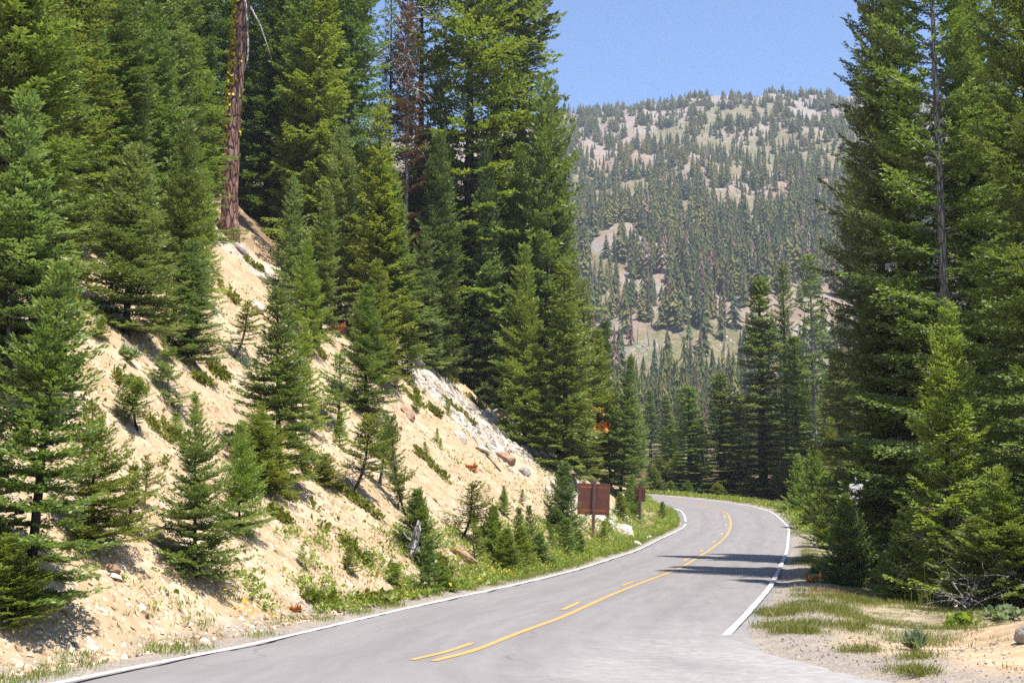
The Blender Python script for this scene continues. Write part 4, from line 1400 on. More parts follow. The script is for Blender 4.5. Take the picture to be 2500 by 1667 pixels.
# ------------------------------------------------------------------ dead wood and shrubs
def wood(name, label, cat, pts, rad, mat, group=None, sides=9, wob=.08, stubs=0, parts=None):
    pts = np.array(pts, float)
    o0 = pts[0].copy()
    n = 14
    q = np.stack([np.interp(np.linspace(0, len(pts) - 1, n), np.arange(len(pts)), pts[:, i]) for i in range(3)], 1)
    r = np.interp(np.linspace(0, len(pts) - 1, n), np.arange(len(pts)), rad)
    rg = np.random.default_rng(hash_(label))
    q[1:-1] += rg.normal(0, .12, (n - 2, 3)) * r[1:-1, None]
    mb = MB()
    mb.tube(q - o0, r, sides, wob=wob, rng=rg)
    for i in range(stubs):
        k = rg.integers(2, n - 1)
        d = rg.normal(0, 1, 3)
        d[2] = abs(d[2])
        twigs(mb, q[k] - o0, d, r[k] * rg.uniform(3, 8), rg, 1, r[k] * .25, 0, 2)
    o = link(name, mb.mesh(name, (mat,), smooth=True), loc=o0)
    return tag(o, label, cat, group)


def gp(px, py, lift=0.):
    x, y, z = hit(px, py)
    return (x, y, z + lift)


GL = 'fallen logs on the scree'
wood('log', 'long sun bleached log lying down the scree beside the brown boulder', 'log', [gp(1258, 985, .12), gp(1300, 1040, .13), gp(1338, 1092, .12)], [.13, .15, .10], BARK['tan'], GL)
wood('log', 'shorter grey log below the end of the long sun bleached log', 'log', [gp(1355, 1075, .1), gp(1378, 1103, .1)], [.11, .09], BARK['dead'], GL)
wood('log', 'fallen pole with twig stubs at the upper rim of the scree', 'log', [gp(1130, 950, .1), gp(1180, 938, .35), gp(1205, 930, .5)], [.05, .09, .07], BARK['tan'], GL, stubs=5)
wood('log', 'dark thin stick lying on the scree above the brown boulder', 'log', [gp(1108, 1040, .06), gp(1150, 1085, .06)], [.05, .03], BARK['dark'], GL)
wood('log', 'grey weathered log on the light rock patch under the red trunk', 'log', [gp(600, 645, .1), gp(655, 675, .1)], [.14, .10], BARK['dead'], GL)
b_ = np.array(gp(948, 1290))
wood('tree_stump', 'splintered grey stump standing in front of the dense dark bushy fir', 'stump', [b_ + (-.35, 0, .02), b_ + (-.08, 0, .1), b_ + (.05, 0, .35), b_ + (.12, 0, .75), b_ + (.14, 0, .98)], [.09, .13, .11, .085, .02], BARK['dead'], wob=.22, stubs=9)
b_ = np.array(gp(1092, 1302))
wood('dead_sapling', 'thin dark dead stem sticking up from the slope above the bright hedge', 'dead stem', [b_, b_ + (-.03, 0, .35), b_ + (-.07, 0, .6), b_ + (-.10, 0, .82)], [.022, .018, .016, .008], BARK['dark'])
b_ = np.array(gp(1083, 1082))


def needle_plant(name, label, cat, loc, size, n, mat, rng, stems=None, up=.6, blade=.25, width=.25, flat=.6):
    """a low shrub: stems plus small leaf blades through its volume"""
    root = special(name, label, cat, loc)
    P, Q = [], []
    mb = MB()
    for i in range(max(5, n // 26)):
        a = rng.uniform(0, 6.28)
        e = rng.uniform(.25, 1.3)
        Ls = size * rng.uniform(.6, 1.05)
        d = np.array([math.cos(a) * math.cos(e), math.sin(a) * math.cos(e), math.sin(e) * flat])
        tt = np.linspace(0, 1, 5)[:, None]
        pts = d * Ls * tt + np.array([0, 0, -.12 * size]) * tt ** 2 + rng.normal(0, .02 * size, (5, 3)) * tt
        mb.tube(pts, np.linspace(.016, .004, 5) * max(size, .5), 4, cap=False)
        for j in range(26):
            t0 = rng.uniform(.25, 1)
            p = d * Ls * t0 + np.array([0, 0, -.12 * size * t0 * t0]) + rng.normal(0, .05 * size, 3)
            P.append(p)
            Q.append(p + (d * .5 + rng.normal(0, .6, 3) + (0, 0, up)) * blade * rng.uniform(.5, 1.1))
    V, F = kites(np.array(P), np.array(Q), width, rng)
    link('stem', mb.mesh('stem', (stems or BARK['grey'],)), root)
    link('foliage', np_mesh('foliage', V, F, (mat,)), root)
    return root


def leafmat(name, a, b, c):
    return foliage(name, a, b, c, trans=.4, spec=.3, rough=.5)


LM_LIGHT = leafmat('light_leaves', (.13, .20, .030), (.20, .27, .045), (.30, .33, .07))
LM_SAGE = leafmat('sage_leaves', (.14, .19, .10), (.21, .26, .16), (.28, .32, .22))
LM_MAT = leafmat('ground_cover_leaves', (.12, .165, .022), (.19, .225, .034), (.28, .28, .055))
LM_GRASS = leafmat('grass_blades', (.14, .20, .034), (.22, .27, .060), (.34, .34, .12))
LM_DRY = leafmat('dry_grass_blades', (.22, .17, .07), (.32, .25, .11), (.42, .33, .17))
LM_YEL = leafmat('yellow_petals', (.60, .45, .01), (.70, .55, .02), (.75, .62, .04))

needle_plant('dead_bush', 'small rust red dead bush on the yellow sand of the open slope', 'bush', tuple(b_), .42, 160, OM, rr, BARK['dark'], .3, .16)
needle_plant('dead_bush', 'orange dry bush on the gravel verge beside the bushy pale stemmed fir', 'bush', gp(1866, 1338), .42, 260, OM, rr, BARK['tan'], .2, .11, .16)
needle_plant('dead_bush', 'tiny rust brown clump at the pebbly edge of the road', 'bush', gp(678, 1408), .16, 90, OM, rr, BARK['dark'], .2, .07)
needle_plant('dead_bush', 'reddish dead bush under the twin firs near the light rock patch', 'bush', gp(775, 768), .65, 200, FM['red'], rr, BARK['dark'], .3, .22)
needle_plant('bush', 'pale sage green bush in the shadow below the dense bluish fir', 'bush', gp(295, 832), .5, 260, LM_SAGE, rr, None, .3, .14, .32)
needle_plant('bush', 'round leafy green bush on top of the sandy mound', 'bush', gp(2218, 1440), .50, 520, LM_LIGHT, rr, BARK['dark'], .3, .085, .42)
needle_plant('bush', 'grey green bush with pale leaves on the side of the sandy mound', 'bush', gp(2300, 1425), .52, 520, LM_SAGE, rr, BARK['dark'], .3, .085, .40)
needle_plant('bush', 'low leafy bush at the crest of the mound by the photo edge', 'bush', gp(2320, 1392), .55, 520, LM_LIGHT, rr, BARK['dark'], .3, .085, .42)
needle_plant('bush', 'spiky sage coloured tuft at the foot of the sandy mound', 'bush', gp(2105, 1495), .2, 420, LM_SAGE, rr, None, 1.0, .10, .10, 1.)
needle_plant('bush', 'straw coloured wispy bush leaning from the verge saplings towards the bend', 'bush', gp(1815, 1155), .9, 120, FM['brown'], rr, BARK['dead'], .2, .2)
needle_plant('bush', 'low green bush on the gravel verge next to the orange dry bush', 'bush', gp(1885, 1318), .5, 300, LM_SAGE, rr, None, .4, .13, .3)
needle_plant('bush', 'small leafy shrub at the end of the lower green mat', 'bush', gp(900, 1320), .35, 200, LM_LIGHT, rr, None, .3, .1, .34)
# brittle dead brush in front of the roadside forest
x0, y0, z0 = hit(2235, 1400)
root = special('dead_brush', 'tangle of bare whitish branches at the foot of the dark forest', 'dead branch', (x0, y0, z0))
mb = MB()
for i in range(9):
    a = rr.uniform(-.6, 3.6)
    twigs(mb, (rr.normal(0, .25), rr.normal(0, .2), rr.uniform(0, .15)), (math.cos(a), -.3 * abs(math.sin(a)), rr.uniform(.2, .9)), rr.uniform(.7, 1.3), rr, 2, .016, .12, 4)
link('branch', mb.mesh('branch', (BARK['pale'],)), root)
# tall green stems (grass heads) before the dark forest
for j, (px, py, h) in enumerate(((2172, 1400, 1.0), (2255, 1395, .9), (2318, 1388, 1.1), (2120, 1402, .6))):
    x0, y0, z0 = hit(px, py)
    o = special('tall_grass', ['tall green stalks below the trunk of the feathery fir', 'tall green stalks beside the bare whitish branches', 'tallest green stalks at the crest of the mound, cut dark forest behind', 'short green stalks at the shady end of the grass verge'][j], 'grass', (x0, y0, z0), 'tall stalks before the dark forest')
    mb = MB()
    for i in range(16):
        p = np.array([rr.normal(0, .16), rr.normal(0, .1), -.05])
        d = np.array([rr.normal(0, .10), rr.normal(0, .1), 1.])
        k = h * rr.uniform(.5, 1.)
        tt = np.linspace(0, 1, 5)[:, None]
        mb.tube(p + d * k * tt + np.array([rr.normal(0, .08), 0, 0]) * tt ** 2, [.007, .006, .005, .004, .002], 3, cap=False)
    link('stalk', mb.mesh('stalk', (LM_GRASS,)), o)


# ------------------------------------------------------------------ boulders
def rock_mat(name, a, b, c):
    m, nt = newmat(name)
    co = objco(nt)
    n1 = noise(nt, co, 2.2, 7, .65)
    n2 = noise(nt, co, 9., 5, .7)
    col = ramp(nt, n1, [(.3, a), (.5, b), (.7, c)])
    col = mixc(nt, maprange(nt, n2, .55, .7, 0, .5), col, a)
    out_principled(nt, col, .9, .2, math_(nt, 'ADD', n1, math_(nt, 'MULTIPLY', n2, .6)), .9, .08)
    return m


RM = {'brown': rock_mat('brown_rock', (.17, .09, .055), (.33, .20, .13), (.45, .31, .22)),
      'pale': rock_mat('pale_rock', (.40, .32, .25), (.60, .52, .43), (.72, .65, .57)),
      'grey': rock_mat('grey_rock', (.15, .13, .12), (.30, .27, .25), (.45, .42, .40))}


def ico(sub=3):
    import bmesh
    bm = bmesh.new()
    bmesh.ops.create_icosphere(bm, subdivisions=sub, radius=1.)
    v = np.array([x.co[:] for x in bm.verts])
    f = np.array([[x.index for x in q.verts] for q in bm.faces])
    bm.free()
    return v, f


IV, IF = ico(4)


def boulder(px, py, size, mat, label, squash=.6, rz=0., sink=.3, group='boulders on the bank', lie=.5):
    x, y, z = hit(px, py)
    rg = np.random.default_rng(hash_(label))
    v = IV.copy()
    for i in range(13):          # chisel flat facets
        n = rg.normal(0, 1, 3)
        n /= np.linalg.norm(n)
        h = rg.uniform(.55, .85)
        d = v @ n - h
        v -= np.clip(d, 0, None)[:, None] * n * .92
    v += fbm(v[:, 0] * 1. + 3, v[:, 1] + v[:, 2] * 1.7, 1.1, 4)[:, None] * .06 * v
    v *= np.array([1, .75, squash]) * size * .5
    c, s_ = math.cos(rz), math.sin(rz)
    v = np.stack([v[:, 0] * c - v[:, 1] * s_, v[:, 0] * s_ + v[:, 1] * c, v[:, 2]], 1)
    e = .3
    sx = float(zf(np.array([x + e]), np.array([y]))[0] - z) / e
    v[:, 2] += v[:, 0] * sx * lie
    o = link('boulder', np_mesh('boulder', v, IF, (RM[mat],), smooth=False), loc=(x, y, z + size * squash * (.5 - sink)))
    return tag(o, label, 'boulder', group)


boulder(1165, 1062, 1.2, 'brown', 'largest brown boulder half sunk in the pale scree', .55, .3)
boulder(1205, 1088, .85, 'grey', 'grey block just downhill of the largest brown boulder', .6, .8)
boulder(1110, 1040, .95, 'pale', 'rounded pale stone uphill of the largest brown boulder', .5, .2)
boulder(1065, 1285, .0 + .9, 'brown', 'reddish stone peeking out behind the dense dark bushy fir', .5, .4)
boulder(1432, 1226, 1.45, 'pale', 'big smooth pale boulder between the two brown signs', .62, .0, .35)
boulder(1392, 1207, 1.5, 'pale', 'slanting pale slab behind the larger sign post', .45, .6)
boulder(1462, 1251, .62, 'pale', 'small pale stone at the road edge past the larger sign', .55, .2)
boulder(1488, 1236, .55, 'pale', 'yellowish stone in the verge plants, farther than the small pale one', .5, .2)
boulder(1420, 1185, 1.2, 'pale', 'pale stone at the end of the scree behind the smaller sign', .5, .2)
boulder(1060, 1010, .9, 'pale', 'angular pale stone with a dark gap beneath, in the upper scree', .6, .9)
boulder(938, 958, .8, 'brown', 'brown stone at the top of the smooth sand slope', .7, .1)
boulder(978, 870, 1.1, 'pale', 'white stone block beside the neat tiered fir', .6, .5)
boulder(958, 835, 1.0, 'grey', 'dark grey stone at the top rim of the scree', .6, .5)
boulder(300, 1178, .30, 'pale', 'flat white stone beside the hooked bare stem', .4, .5)
boulder(266, 1332, .26, 'pale', 'flat pale stone on open soil by the corner fir', .35, .5)
boulder(258, 1318, .30, 'brown', 'brown stone poking out below the lowest branches of the corner fir', .55, .4)
boulder(435, 1290, .0 + .28, 'pale', 'pale stone almost hidden by the wide lone fir', .4, .2)
boulder(395, 905, .55, 'pale', 'flat light stone uphill of the scraggly bluish sapling', .35, .3)
boulder(590, 712, .8, 'pale', 'light grey stone block below the light rock patch', .55, .3)
boulder(553, 580, 1.1, 'grey', 'grey rock at the foot of the red trunk', .6, .4)
boulder(2374, 1470, .5, 'grey', 'dark grey boulder on the sandy mound cut by the photo edge', .7, .4, .25)


# ------------------------------------------------------------------ signs
def sign_mats():
    m, nt = newmat('rusty_brown_sign_back')
    co = objco(nt)
    n1 = noise(nt, co, 3., 5, .6)
    n2 = noise(nt, scaled(nt, co, (5., 1., 40.)), 1., 4, .7)
    s = N(nt, 'ShaderNodeSeparateXYZ')
    L(nt, N(nt, 'ShaderNodeTexCoord').outputs['Generated'], s.inputs[0])
    gx, gz = s.outputs[0], s.outputs[2]
    col = ramp(nt, n1, [(.3, (.085, .030, .020)), (.7, (.125, .044, .028))])
    wob = math_(nt, 'MULTIPLY', math_(nt, 'SUBTRACT', noise(nt, co, 5., 3), .5), .02)

    def line(z, w):
        d = math_(nt, 'ABSOLUTE', math_(nt, 'SUBTRACT', math_(nt, 'ADD', gz, wob), z))
        a = math_(nt, 'LESS_THAN', d, w)
        b = math_(nt, 'MULTIPLY', math_(nt, 'GREATER_THAN', gx, .10), math_(nt, 'LESS_THAN', gx, .88))
        return math_(nt, 'MULTIPLY', math_(nt, 'MULTIPLY', a, b), maprange(nt, n2, .42, .52))

    def haze_(z, w):
        d = math_(nt, 'ABSOLUTE', math_(nt, 'SUBTRACT', gz, z))
        return math_(nt, 'MULTIPLY', maprange(nt, d, 0, w, 1, 0), maprange(nt, n1, .35, .65))
    rust = math_(nt, 'MAXIMUM', haze_(.88, .06), haze_(.15, .08))
    col = mixc(nt, math_(nt, 'MULTIPLY', rust, .65), col, (.26, .065, .02))
    ln = math_(nt, 'MAXIMUM', line(.885, .007), line(.145, .008))
    col = mixc(nt, ln, col, (.62, .20, .06))
    col = mixc(nt, math_(nt, 'MULTIPLY', math_(nt, 'MAXIMUM', line(.63, .0028), line(.36, .0028)), .6), col, (.30, .14, .09))
    out_principled(nt, col, .55, .4)
    m2, nt = newmat('dark_brown_sign_post')
    co = objco(nt)
    n1 = noise(nt, scaled(nt, co, (6, 6, .8)), 3., 5, .6)
    out_principled(nt, ramp(nt, n1, [(.3, (.065, .036, .030)), (.7, (.12, .072, .060))]), .7, .3, n1, .3, .01)
    m3, nt = newmat('galvanised_bolt')
    out_principled(nt, (.35, .33, .32), .4, .5)
    return m, m2, m3


SB, SPM, SBOLT = sign_mats()


def sign(px, py, topy, pw, ph, toprow, rz, label, x_off=0., lean=.04):
    x, y, z = hit(px, py)
    sc = y * K / FPX
    H = CAMH + ray(px, topy)[1] * y - z
    W, Hp = pw * sc, ph * sc
    zc = CAMH + ray(px, toprow)[1] * y - z - Hp / 2
    root = special('road_sign', label, 'sign', (x, y, z), 'brown signs seen from behind')
    root.rotation_euler = (0, lean, rz)
    mb = MB()
    mb.box((0, -.075, (H - .5) / 2), (.135, .10, H + .5), bev=.008)
    link('post', mb.mesh('post', (SPM,)), root)
    mb = MB()
    mb.box((x_off, 0, zc), (W, .03, Hp), bev=.004)
    link('panel', mb.mesh('panel', (SB,)), root)
    for k in (-.36, .36):
        mb = MB()
        mb.tube([(0, -.124, zc + k * Hp), (0, -.142, zc + k * Hp)], [.016, .014], 8)
        link('bolt', mb.mesh('bolt', (SBOLT,)), root)
    return root


sign(1362, 1236, 1106, 73, 71, 1110, R(-8), 'larger brown sign seen from behind, scratched square panel on a single post', -.02)
sign(1470, 1203, 1115, 26, 33, 1118, R(-26), 'smaller brown sign seen from behind, farther up the road', -.03, .03)


def plain(name, col, rough=.6):
    m, nt = newmat(name)
    n1 = noise(nt, objco(nt), 12., 4)
    out_principled(nt, mixc(nt, maprange(nt, n1, .3, .7, 0, .25), col, tuple(c * .75 for c in col)), rough, .3)
    return m


# white sign with a black curve, half lost in the foliage of the roadside forest
p = world(1968, 1128, 44.5)
zg = float(zf(np.array([p[0]]), np.array([p[1]]))[0])
root = special('road_sign', 'white sign with a black curved stroke, half hidden in the dark forest', 'sign', (p[0], p[1], zg))
root.rotation_euler = (0, 0, R(6))
hz = p[2] - zg
mb = MB()
mb.box((0, .05, hz * .5), (.08, .05, hz + 1.0), bev=.005)
link('post', mb.mesh('post', (BARK['dead'],)), root)
mb = MB()
mb.box((0, 0, hz), (.5, .02, .5), bev=.004)
link('panel', mb.mesh('panel', (plain('white_sign_paint', (.72, .72, .72)),)), root)
mb = MB()
th = np.linspace(R(200), R(350), 14)
ra, rb = .13, .20
v = np.concatenate([np.stack([np.cos(th) * ra, np.full(14, -.0125), np.sin(th) * ra + hz + .03], 1), np.stack([np.cos(th) * rb, np.full(14, -.0125), np.sin(th) * rb + hz + .03], 1)])
i = np.arange(13)
mb.add(v, np.stack([i, i + 14, i + 15, i + 1], 1))
link('marking', mb.mesh('marking', (plain('black_sign_paint', (.02, .02, .02)),)), root)


# ------------------------------------------------------------------ grass, mats and flowers (nobody could count them)
def blades(name, xy, h, w, mat, rng, per=9, spread=.09, lean=.35):
    n = len(xy)
    z = zf(xy[:, 0], xy[:, 1])
    base = np.repeat(np.concatenate([xy, z[:, None]], 1), per, 0)
    hh = np.repeat(h, per) * rng.uniform(.5, 1.15, n * per)
    base[:, :2] += rng.normal(0, spread, (n * per, 2))
    tip = base + np.stack([rng.normal(0, lean, n * per) * hh, rng.normal(0, lean, n * per) * hh, hh], 1)
    V, F = kites(base - (0, 0, .02), tip, w, rng)
    return tag(link(name, np_mesh(name, V, F, (mat,))), kind='stuff')


rg = np.random.default_rng(31)


def along(poly, s, side, n, a, b, pw=1.):
    i = rg.integers(0, len(poly) - 1, n)
    d = np.gradient(poly, axis=0)
    d /= np.hypot(d[:, 0], d[:, 1])[:, None]
    nrm = np.stack([-d[:, 1], d[:, 0]], 1) * side
    return poly[i] + nrm[i] * (a + (b - a) * rg.random((n, 1)) ** pw)


def leafy(name, xy, hgt, size, mat, per=14, spread=.10, width=.34, up=.5):
    n = len(xy)
    z = zf(xy[:, 0], xy[:, 1])
    b = np.repeat(np.concatenate([xy, z[:, None]], 1), per, 0)
    b[:, :2] += rg.normal(0, spread, (n * per, 2))
    b[:, 2] += np.repeat(hgt, per) * rg.random(n * per) ** .6
    q = rg.normal(0, .7, (n * per, 3)) + (0, 0, up)
    V, F = kites(b, b + q * size * rg.uniform(.6, 1.2, (n * per, 1)), width, rg)
    return tag(link(name, np_mesh(name, V, F, (mat,))), kind='stuff')


def keep(p, thr, sc=2.5, off=0.):
    return p[fbm(p[:, 0] + off, p[:, 1], sc, 4) + rg.normal(0, .12, len(p)) > thr]


def vis(p, y0=9, y1=118):
    return p[(p[:, 1] > y0) & (p[:, 1] < y1)]


pl = vis(along(Lr, 0, 1, 26000, .5, 2.0, 1.4))
far = sstep(26, 42, pl[:, 1])
pl = pl[(fbm(pl[:, 0], pl[:, 1], 2.2, 4) + rg.normal(0, .15, len(pl)) > .36 - far * .6)]
blades('verge_grass', pl, .04 + .07 * rg.random(len(pl)) + .04 * sstep(30, 60, pl[:, 1]), .06, LM_GRASS, rg, 8)
pl = vis(along(Lr, 0, 1, 15000, .65, 3.0, 1.2), 23)
pl = keep(pl, .16 - .75 * sstep(26, 38, pl[:, 1]), 3.)
leafy('verge_plants', pl, (.06 + .16 * rg.random(len(pl))) * (1 + .7 * sstep(36, 50, pl[:, 1])), .055, LM_LIGHT, 14)
pl = vis(along(Lr, 0, 1, 1600, .6, 2.2, 1.), 21)
pl = keep(pl, .36, 3., 9.)
leafy('yellow_wildflowers', pl, .16 + .06 * rg.random(len(pl)), .035, LM_YEL, 7, .12, .5)
# outside of the bend
pr = vis(along(resample(RLP, .25)[0], 0, -1, 26000, .7, 4.6, 1.), 20)
pr = keep(pr, np.where(pr[:, 1] > 45, -.05, .30), 3.)
pr = pr[~ONPT(pr[:, 0], pr[:, 1])]
blades('roadside_grass', pr, .03 + .08 * rg.random(len(pr)), .035, LM_GRASS, rg, 14, .12, .5)
i = np.nonzero((Rr[:-1, 1] > 76) & (Rr[:-1, 0] > -4))[0]
i = rg.choice(i, 6000)
pv = Rr[i] + rg.normal(0, .5, (6000, 2))
_, _, d_, l_, o_n = zf(Rr[i, 0], Rr[i, 1], True)
nrm_ = np.gradient(Rr, axis=0)[i]
nrm_ = np.stack([nrm_[:, 1], -nrm_[:, 0]], 1) / np.hypot(nrm_[:, 0], nrm_[:, 1])[:, None]
pv = pv + nrm_ * (1.2 + 1.7 * rg.random((6000, 1)))
pv = pv[~ONPT(pv[:, 0], pv[:, 1])]
leafy('roadside_plants', pv, .08 + .28 * rg.random(len(pv)), .10, LM_LIGHT, 7, .2)
cl = []
for px, py, rx, ry, n in ((1905, 1405, 1.1, 1.2, 420), (1780, 1412, .35, .8, 160), (1765, 1440, .25, .5, 90), (1838, 1452, .45, .35, 130), (1985, 1497, .25, .18, 70), (2110, 1512, .2, .14, 50), (1990, 1385, 1.4, .8, 420), (1860, 1290, .8, 3., 260),
                         (2060, 1545, .15, .10, 40), (2110, 1548, .15, .10, 40), (1925, 1440, .7, .5, 200), (2080, 1440, 1., .5, 90), (1800, 1220, 1., 4, 400), (2150, 1470, 1.2, .6, 60)):
    x, y, z = hit(px, py)
    cl.append(np.stack([rg.normal(x, rx * .5, n), rg.normal(y, ry * .6, n)], 1))
cl = np.concatenate(cl)
cl = cl[~ONPT(cl[:, 0], cl[:, 1])]
cl = cl[rg.random(len(cl)) < .35 + .65 * (fbm(cl[:, 0], cl[:, 1], 1.1, 3) > .05)]
blades('roadside_grass', cl, .03 + .12 * rg.random(len(cl)) ** 1.6, .03, LM_GRASS, rg, 18, .11, .55)
x, y, z = hit(1965, 1372)
cl = np.stack([rg.normal(x, .6, 260), rg.normal(y, .4, 260)], 1)
blades('dry_grass', cl, .06 + .08 * rg.random(len(cl)), .05, LM_DRY, rg, 8)
pd = sample_bank(4200, 12, 70, .8, 10, rg, 1.5)
pd = keep(pd, .10, 3.)
blades('dry_grass', pd, .03 + .07 * rg.random(len(pd)), .06, LM_GRASS, rg, 6, .06)
sd2 = keep(sample_bank(6000, 14, 72, 1.2, 15, rg, 1.3), .14, 4., 17.)
leafy('bank_herbs', sd2, .05 + .10 * rg.random(len(sd2)), .05, LM_MAT, 9, .12)
md = np.stack([rg.normal(8.6, 1.7, 700), rg.normal(18.0, 2.2, 700)], 1)
md = keep(md[~ONPT(md[:, 0], md[:, 1])], .05, 1.6)
blades('dry_grass', md, .03 + .06 * rg.random(len(md)), .06, LM_DRY, rg, 6, .06)
# creeping green mats running down the bank
MATS = [(130, 600, 195, 650, 26), (150, 700, 240, 745, 22), (265, 880, 330, 905, 24), (345, 985, 410, 1020, 46), (300, 1020, 380, 1072, 24), (330, 1095, 372, 1120, 18), (605, 1120, 725, 1172, 24), (690, 1085, 785, 1135, 26), (785, 1135, 878, 1205, 20),
        (620, 1180, 668, 1208, 12), (742, 1225, 800, 1255, 22), (790, 1255, 850, 1305, 22), (905, 845, 965, 925, 16), (930, 905, 980, 945, 18), (1020, 920, 1092, 985, 12), (1070, 910, 1112, 942, 16), (955, 830, 1085, 885, 20), (985, 935, 1012, 962, 10),
        (955, 1040, 1030, 1112, 12), (505, 655, 545, 700, 20), (480, 850, 525, 870, 16), (715, 785, 745, 830, 16), (440, 870, 480, 890, 16), (560, 600, 620, 640, 10), (1150, 980, 1215, 1005, 12), (660, 1000, 720, 1060, 30), (700, 1060, 760, 1090, 24), (860, 1040, 900, 1075, 20),
        (1085, 1195, 1105, 1240, 14), (1010, 1290, 1040, 1330, 10), (700, 1385, 960, 1370, 26), (750, 1400, 920, 1385, 16)]
P, Q = [], []
for x0, y0, x1, y1, w in MATS:
    a, b = np.array(hit(x0, y0)), np.array(hit(x1, y1))
    Lm = np.linalg.norm(b - a)
    wm = w * K / FPX * a[1] * .85
    n = int(np.clip(Lm * wm * 520 / (a[1] / 30.) ** 1.3, 120, 4500))
    t = rg.random(n)
    c = a[None, :2] * (1 - t)[:, None] + b[None, :2] * t[:, None] + rg.normal(0, wm * .55, (n, 2)) * (1 - .5 * abs(2 * t - 1))[:, None]
    c = c[fbm(c[:, 0], c[:, 1], 1.3, 3) > -.45]
    z = zf(c[:, 0], c[:, 1])
    hgt = .13 * rg.random(len(c)) ** .7 * (a[1] / 30.) ** .5
    p = np.stack([c[:, 0], c[:, 1], z + hgt], 1)
    p = np.repeat(p, 4, 0) + rg.normal(0, .04, (len(p) * 4, 3))
    k = (.046 + .036 * rg.random((len(p), 1))) * (a[1] / 30.) ** .6
    P.append(p)
    Q.append(p + (rg.normal(0, .6, p.shape) + (0, 0, .75)) * k)
P, Q = np.concatenate(P), np.concatenate(Q)
V, F = kites(P, Q, .40, rg)
tag(link('ground_cover', np_mesh('ground_cover', V, F, (LM_MAT,))), kind='stuff')
# fallen needles and twigs under the trees outside the bend
n = 2600
x = rg.uniform(6, 26, n)
y = rg.uniform(22, 60, n)
_, _, dd, lf, on = zf(x, y, True)
ok = (~lf) & (~on) & (dd > 2.5)
c = np.stack([x, y], 1)[ok]
p = np.concatenate([c, (zf(c[:, 0], c[:, 1]) + .012)[:, None]], 1)
a = rg.uniform(0, 6.28, len(p))
V, F = kites(p, p + np.stack([np.cos(a), np.sin(a), rg.uniform(0, .1, len(p))], 1) * rg.uniform(.08, .4, (len(p), 1)), .05, rg)
tag(link('twig_litter', np_mesh('twig_litter', V, F, (BARK['grey'],))), kind='stuff')

# ------------------------------------------------------------------ the forested mountainside


def tier_tree(seed, H, Rm, tiers, spikes):
    """a far conifer: drooping ragged tiers narrowing to a point"""
    r_ = random.Random(seed)
    V, F = [], []
    for k in range(tiers):
        f = k / tiers
        z0 = H * (.05 + .90 * f)
        zt = z0 + H * 1.7 / tiers
        rr_ = Rm * ((1 - f) ** .85 * .95 + .05)
        a0 = r_.uniform(0, 6.28)
        for j in range(spikes):
            if r_.random() < .12:
                continue
            a = a0 + 6.283 * j / spikes + r_.gauss(0, .15)
            rj = rr_ * r_.uniform(.6, 1.2)
            dz = r_.gauss(0, .25) * H / tiers
            w = 3.4 / spikes
            n = len(V)
            V += [(0, 0, min(zt + dz, H)), (math.cos(a - w) * rj * .62, math.sin(a - w) * rj * .62, z0 + dz + H * .25 / tiers), (math.cos(a) * rj, math.sin(a) * rj, z0 + dz - H * .15 / tiers), (math.cos(a + w) * rj * .62, math.sin(a + w) * rj * .62, z0 + dz + H * .25 / tiers)]
            F += [(n, n + 1, n + 2), (n, n + 2, n + 3)]
    n = len(V)
    for j in range(3):
        a = j * 2.094
        V.append((math.cos(a) * .05, math.sin(a) * .05, H * .93))
    V.append((0, 0, H * 1.06))
    F += [(n, n + 1, n + 3), (n + 1, n + 2, n + 3), (n + 2, n, n + 3)]
    return np.array(V), np.array(F)


HT = []
for i in range(8):
    V, F = tier_tree(500 + i, 15., (2.7, 2.2, 3.2, 2.5)[i % 4], 14, 9)
    tb = MB()
    tb.tube([(0, 0, -.8), (0, 0, 7), (0, 0, 14.5)], [.24, .16, .03], 5)
    HT.append((V, F, np.concatenate(tb.V), [np.concatenate(f) for f in tb.F.values()]))
LT = [tier_tree(600 + i, 15., (2.7, 2.2, 3.3, 2.5)[i % 4], 10, 7) for i in range(8)]
FMH = {'fir': foliage('mountain_fir_needles', (.058, .094, .026), (.100, .142, .036), (.16, .185, .05), trans=.2, spec=.2, rough=.6, far=1.),
       'red': foliage('mountain_dead_needles', (.13, .062, .036), (.19, .095, .056), (.24, .14, .09), trans=.15), 'brown': FM['brown']}
hill_me = {}
for i, (V, F, tv, tf) in enumerate(HT):
    for mk in ('fir', 'red'):
        F2 = [F] + [f + len(V) for f in tf]
        nf = [len(F)] + [len(f) for f in tf]
        hill_me[(i, mk)] = np_mesh('mountain_fir', np.concatenate([V, tv]), F2, (FMH[mk], BARK['grey']), midx=np.repeat([0] + [1] * len(tf), nf))
hr = np.random.default_rng(91)
n = 44000
y = 290 + 790 * hr.random(n)
x = y * hr.uniform(-.02, .40, n)
z = zf(x, y)
elev = (z - CAMH) / y
dens = np.interp(elev, [.0, .075, .10, .13, .155, .175, .235, .26, .29, .33], [.75, .5, .22, .20, .55, 1., 1., .85, .75, .8])
nz = fbm(x, y, 70, 4)
dens = dens * sstep(-.55, .05, nz + .08 + fbm(x + 40, y * .6, 26, 3) * .42) * np.interp(y, [290, 420, 600, 900], [.6, .7, .62, .6]) * .52
ok = hr.random(n) < dens
x, y, z, elev = x[ok], y[ok], z[ok], elev[ok]
H = (5.0 + 12 * hr.random(len(x)) ** .9) * np.interp(elev, [.08, .14, .22, .26, .32], [1.0, 1.12, 1.05, .75, .50])
dead = hr.random(len(x)) < np.interp(elev, [.08, .10, .165, .20, .25], [.06, .30, .24, .02, .03])
sheet_x = (x / y)
inview = (sheet_x > .035) & (sheet_x < .262)
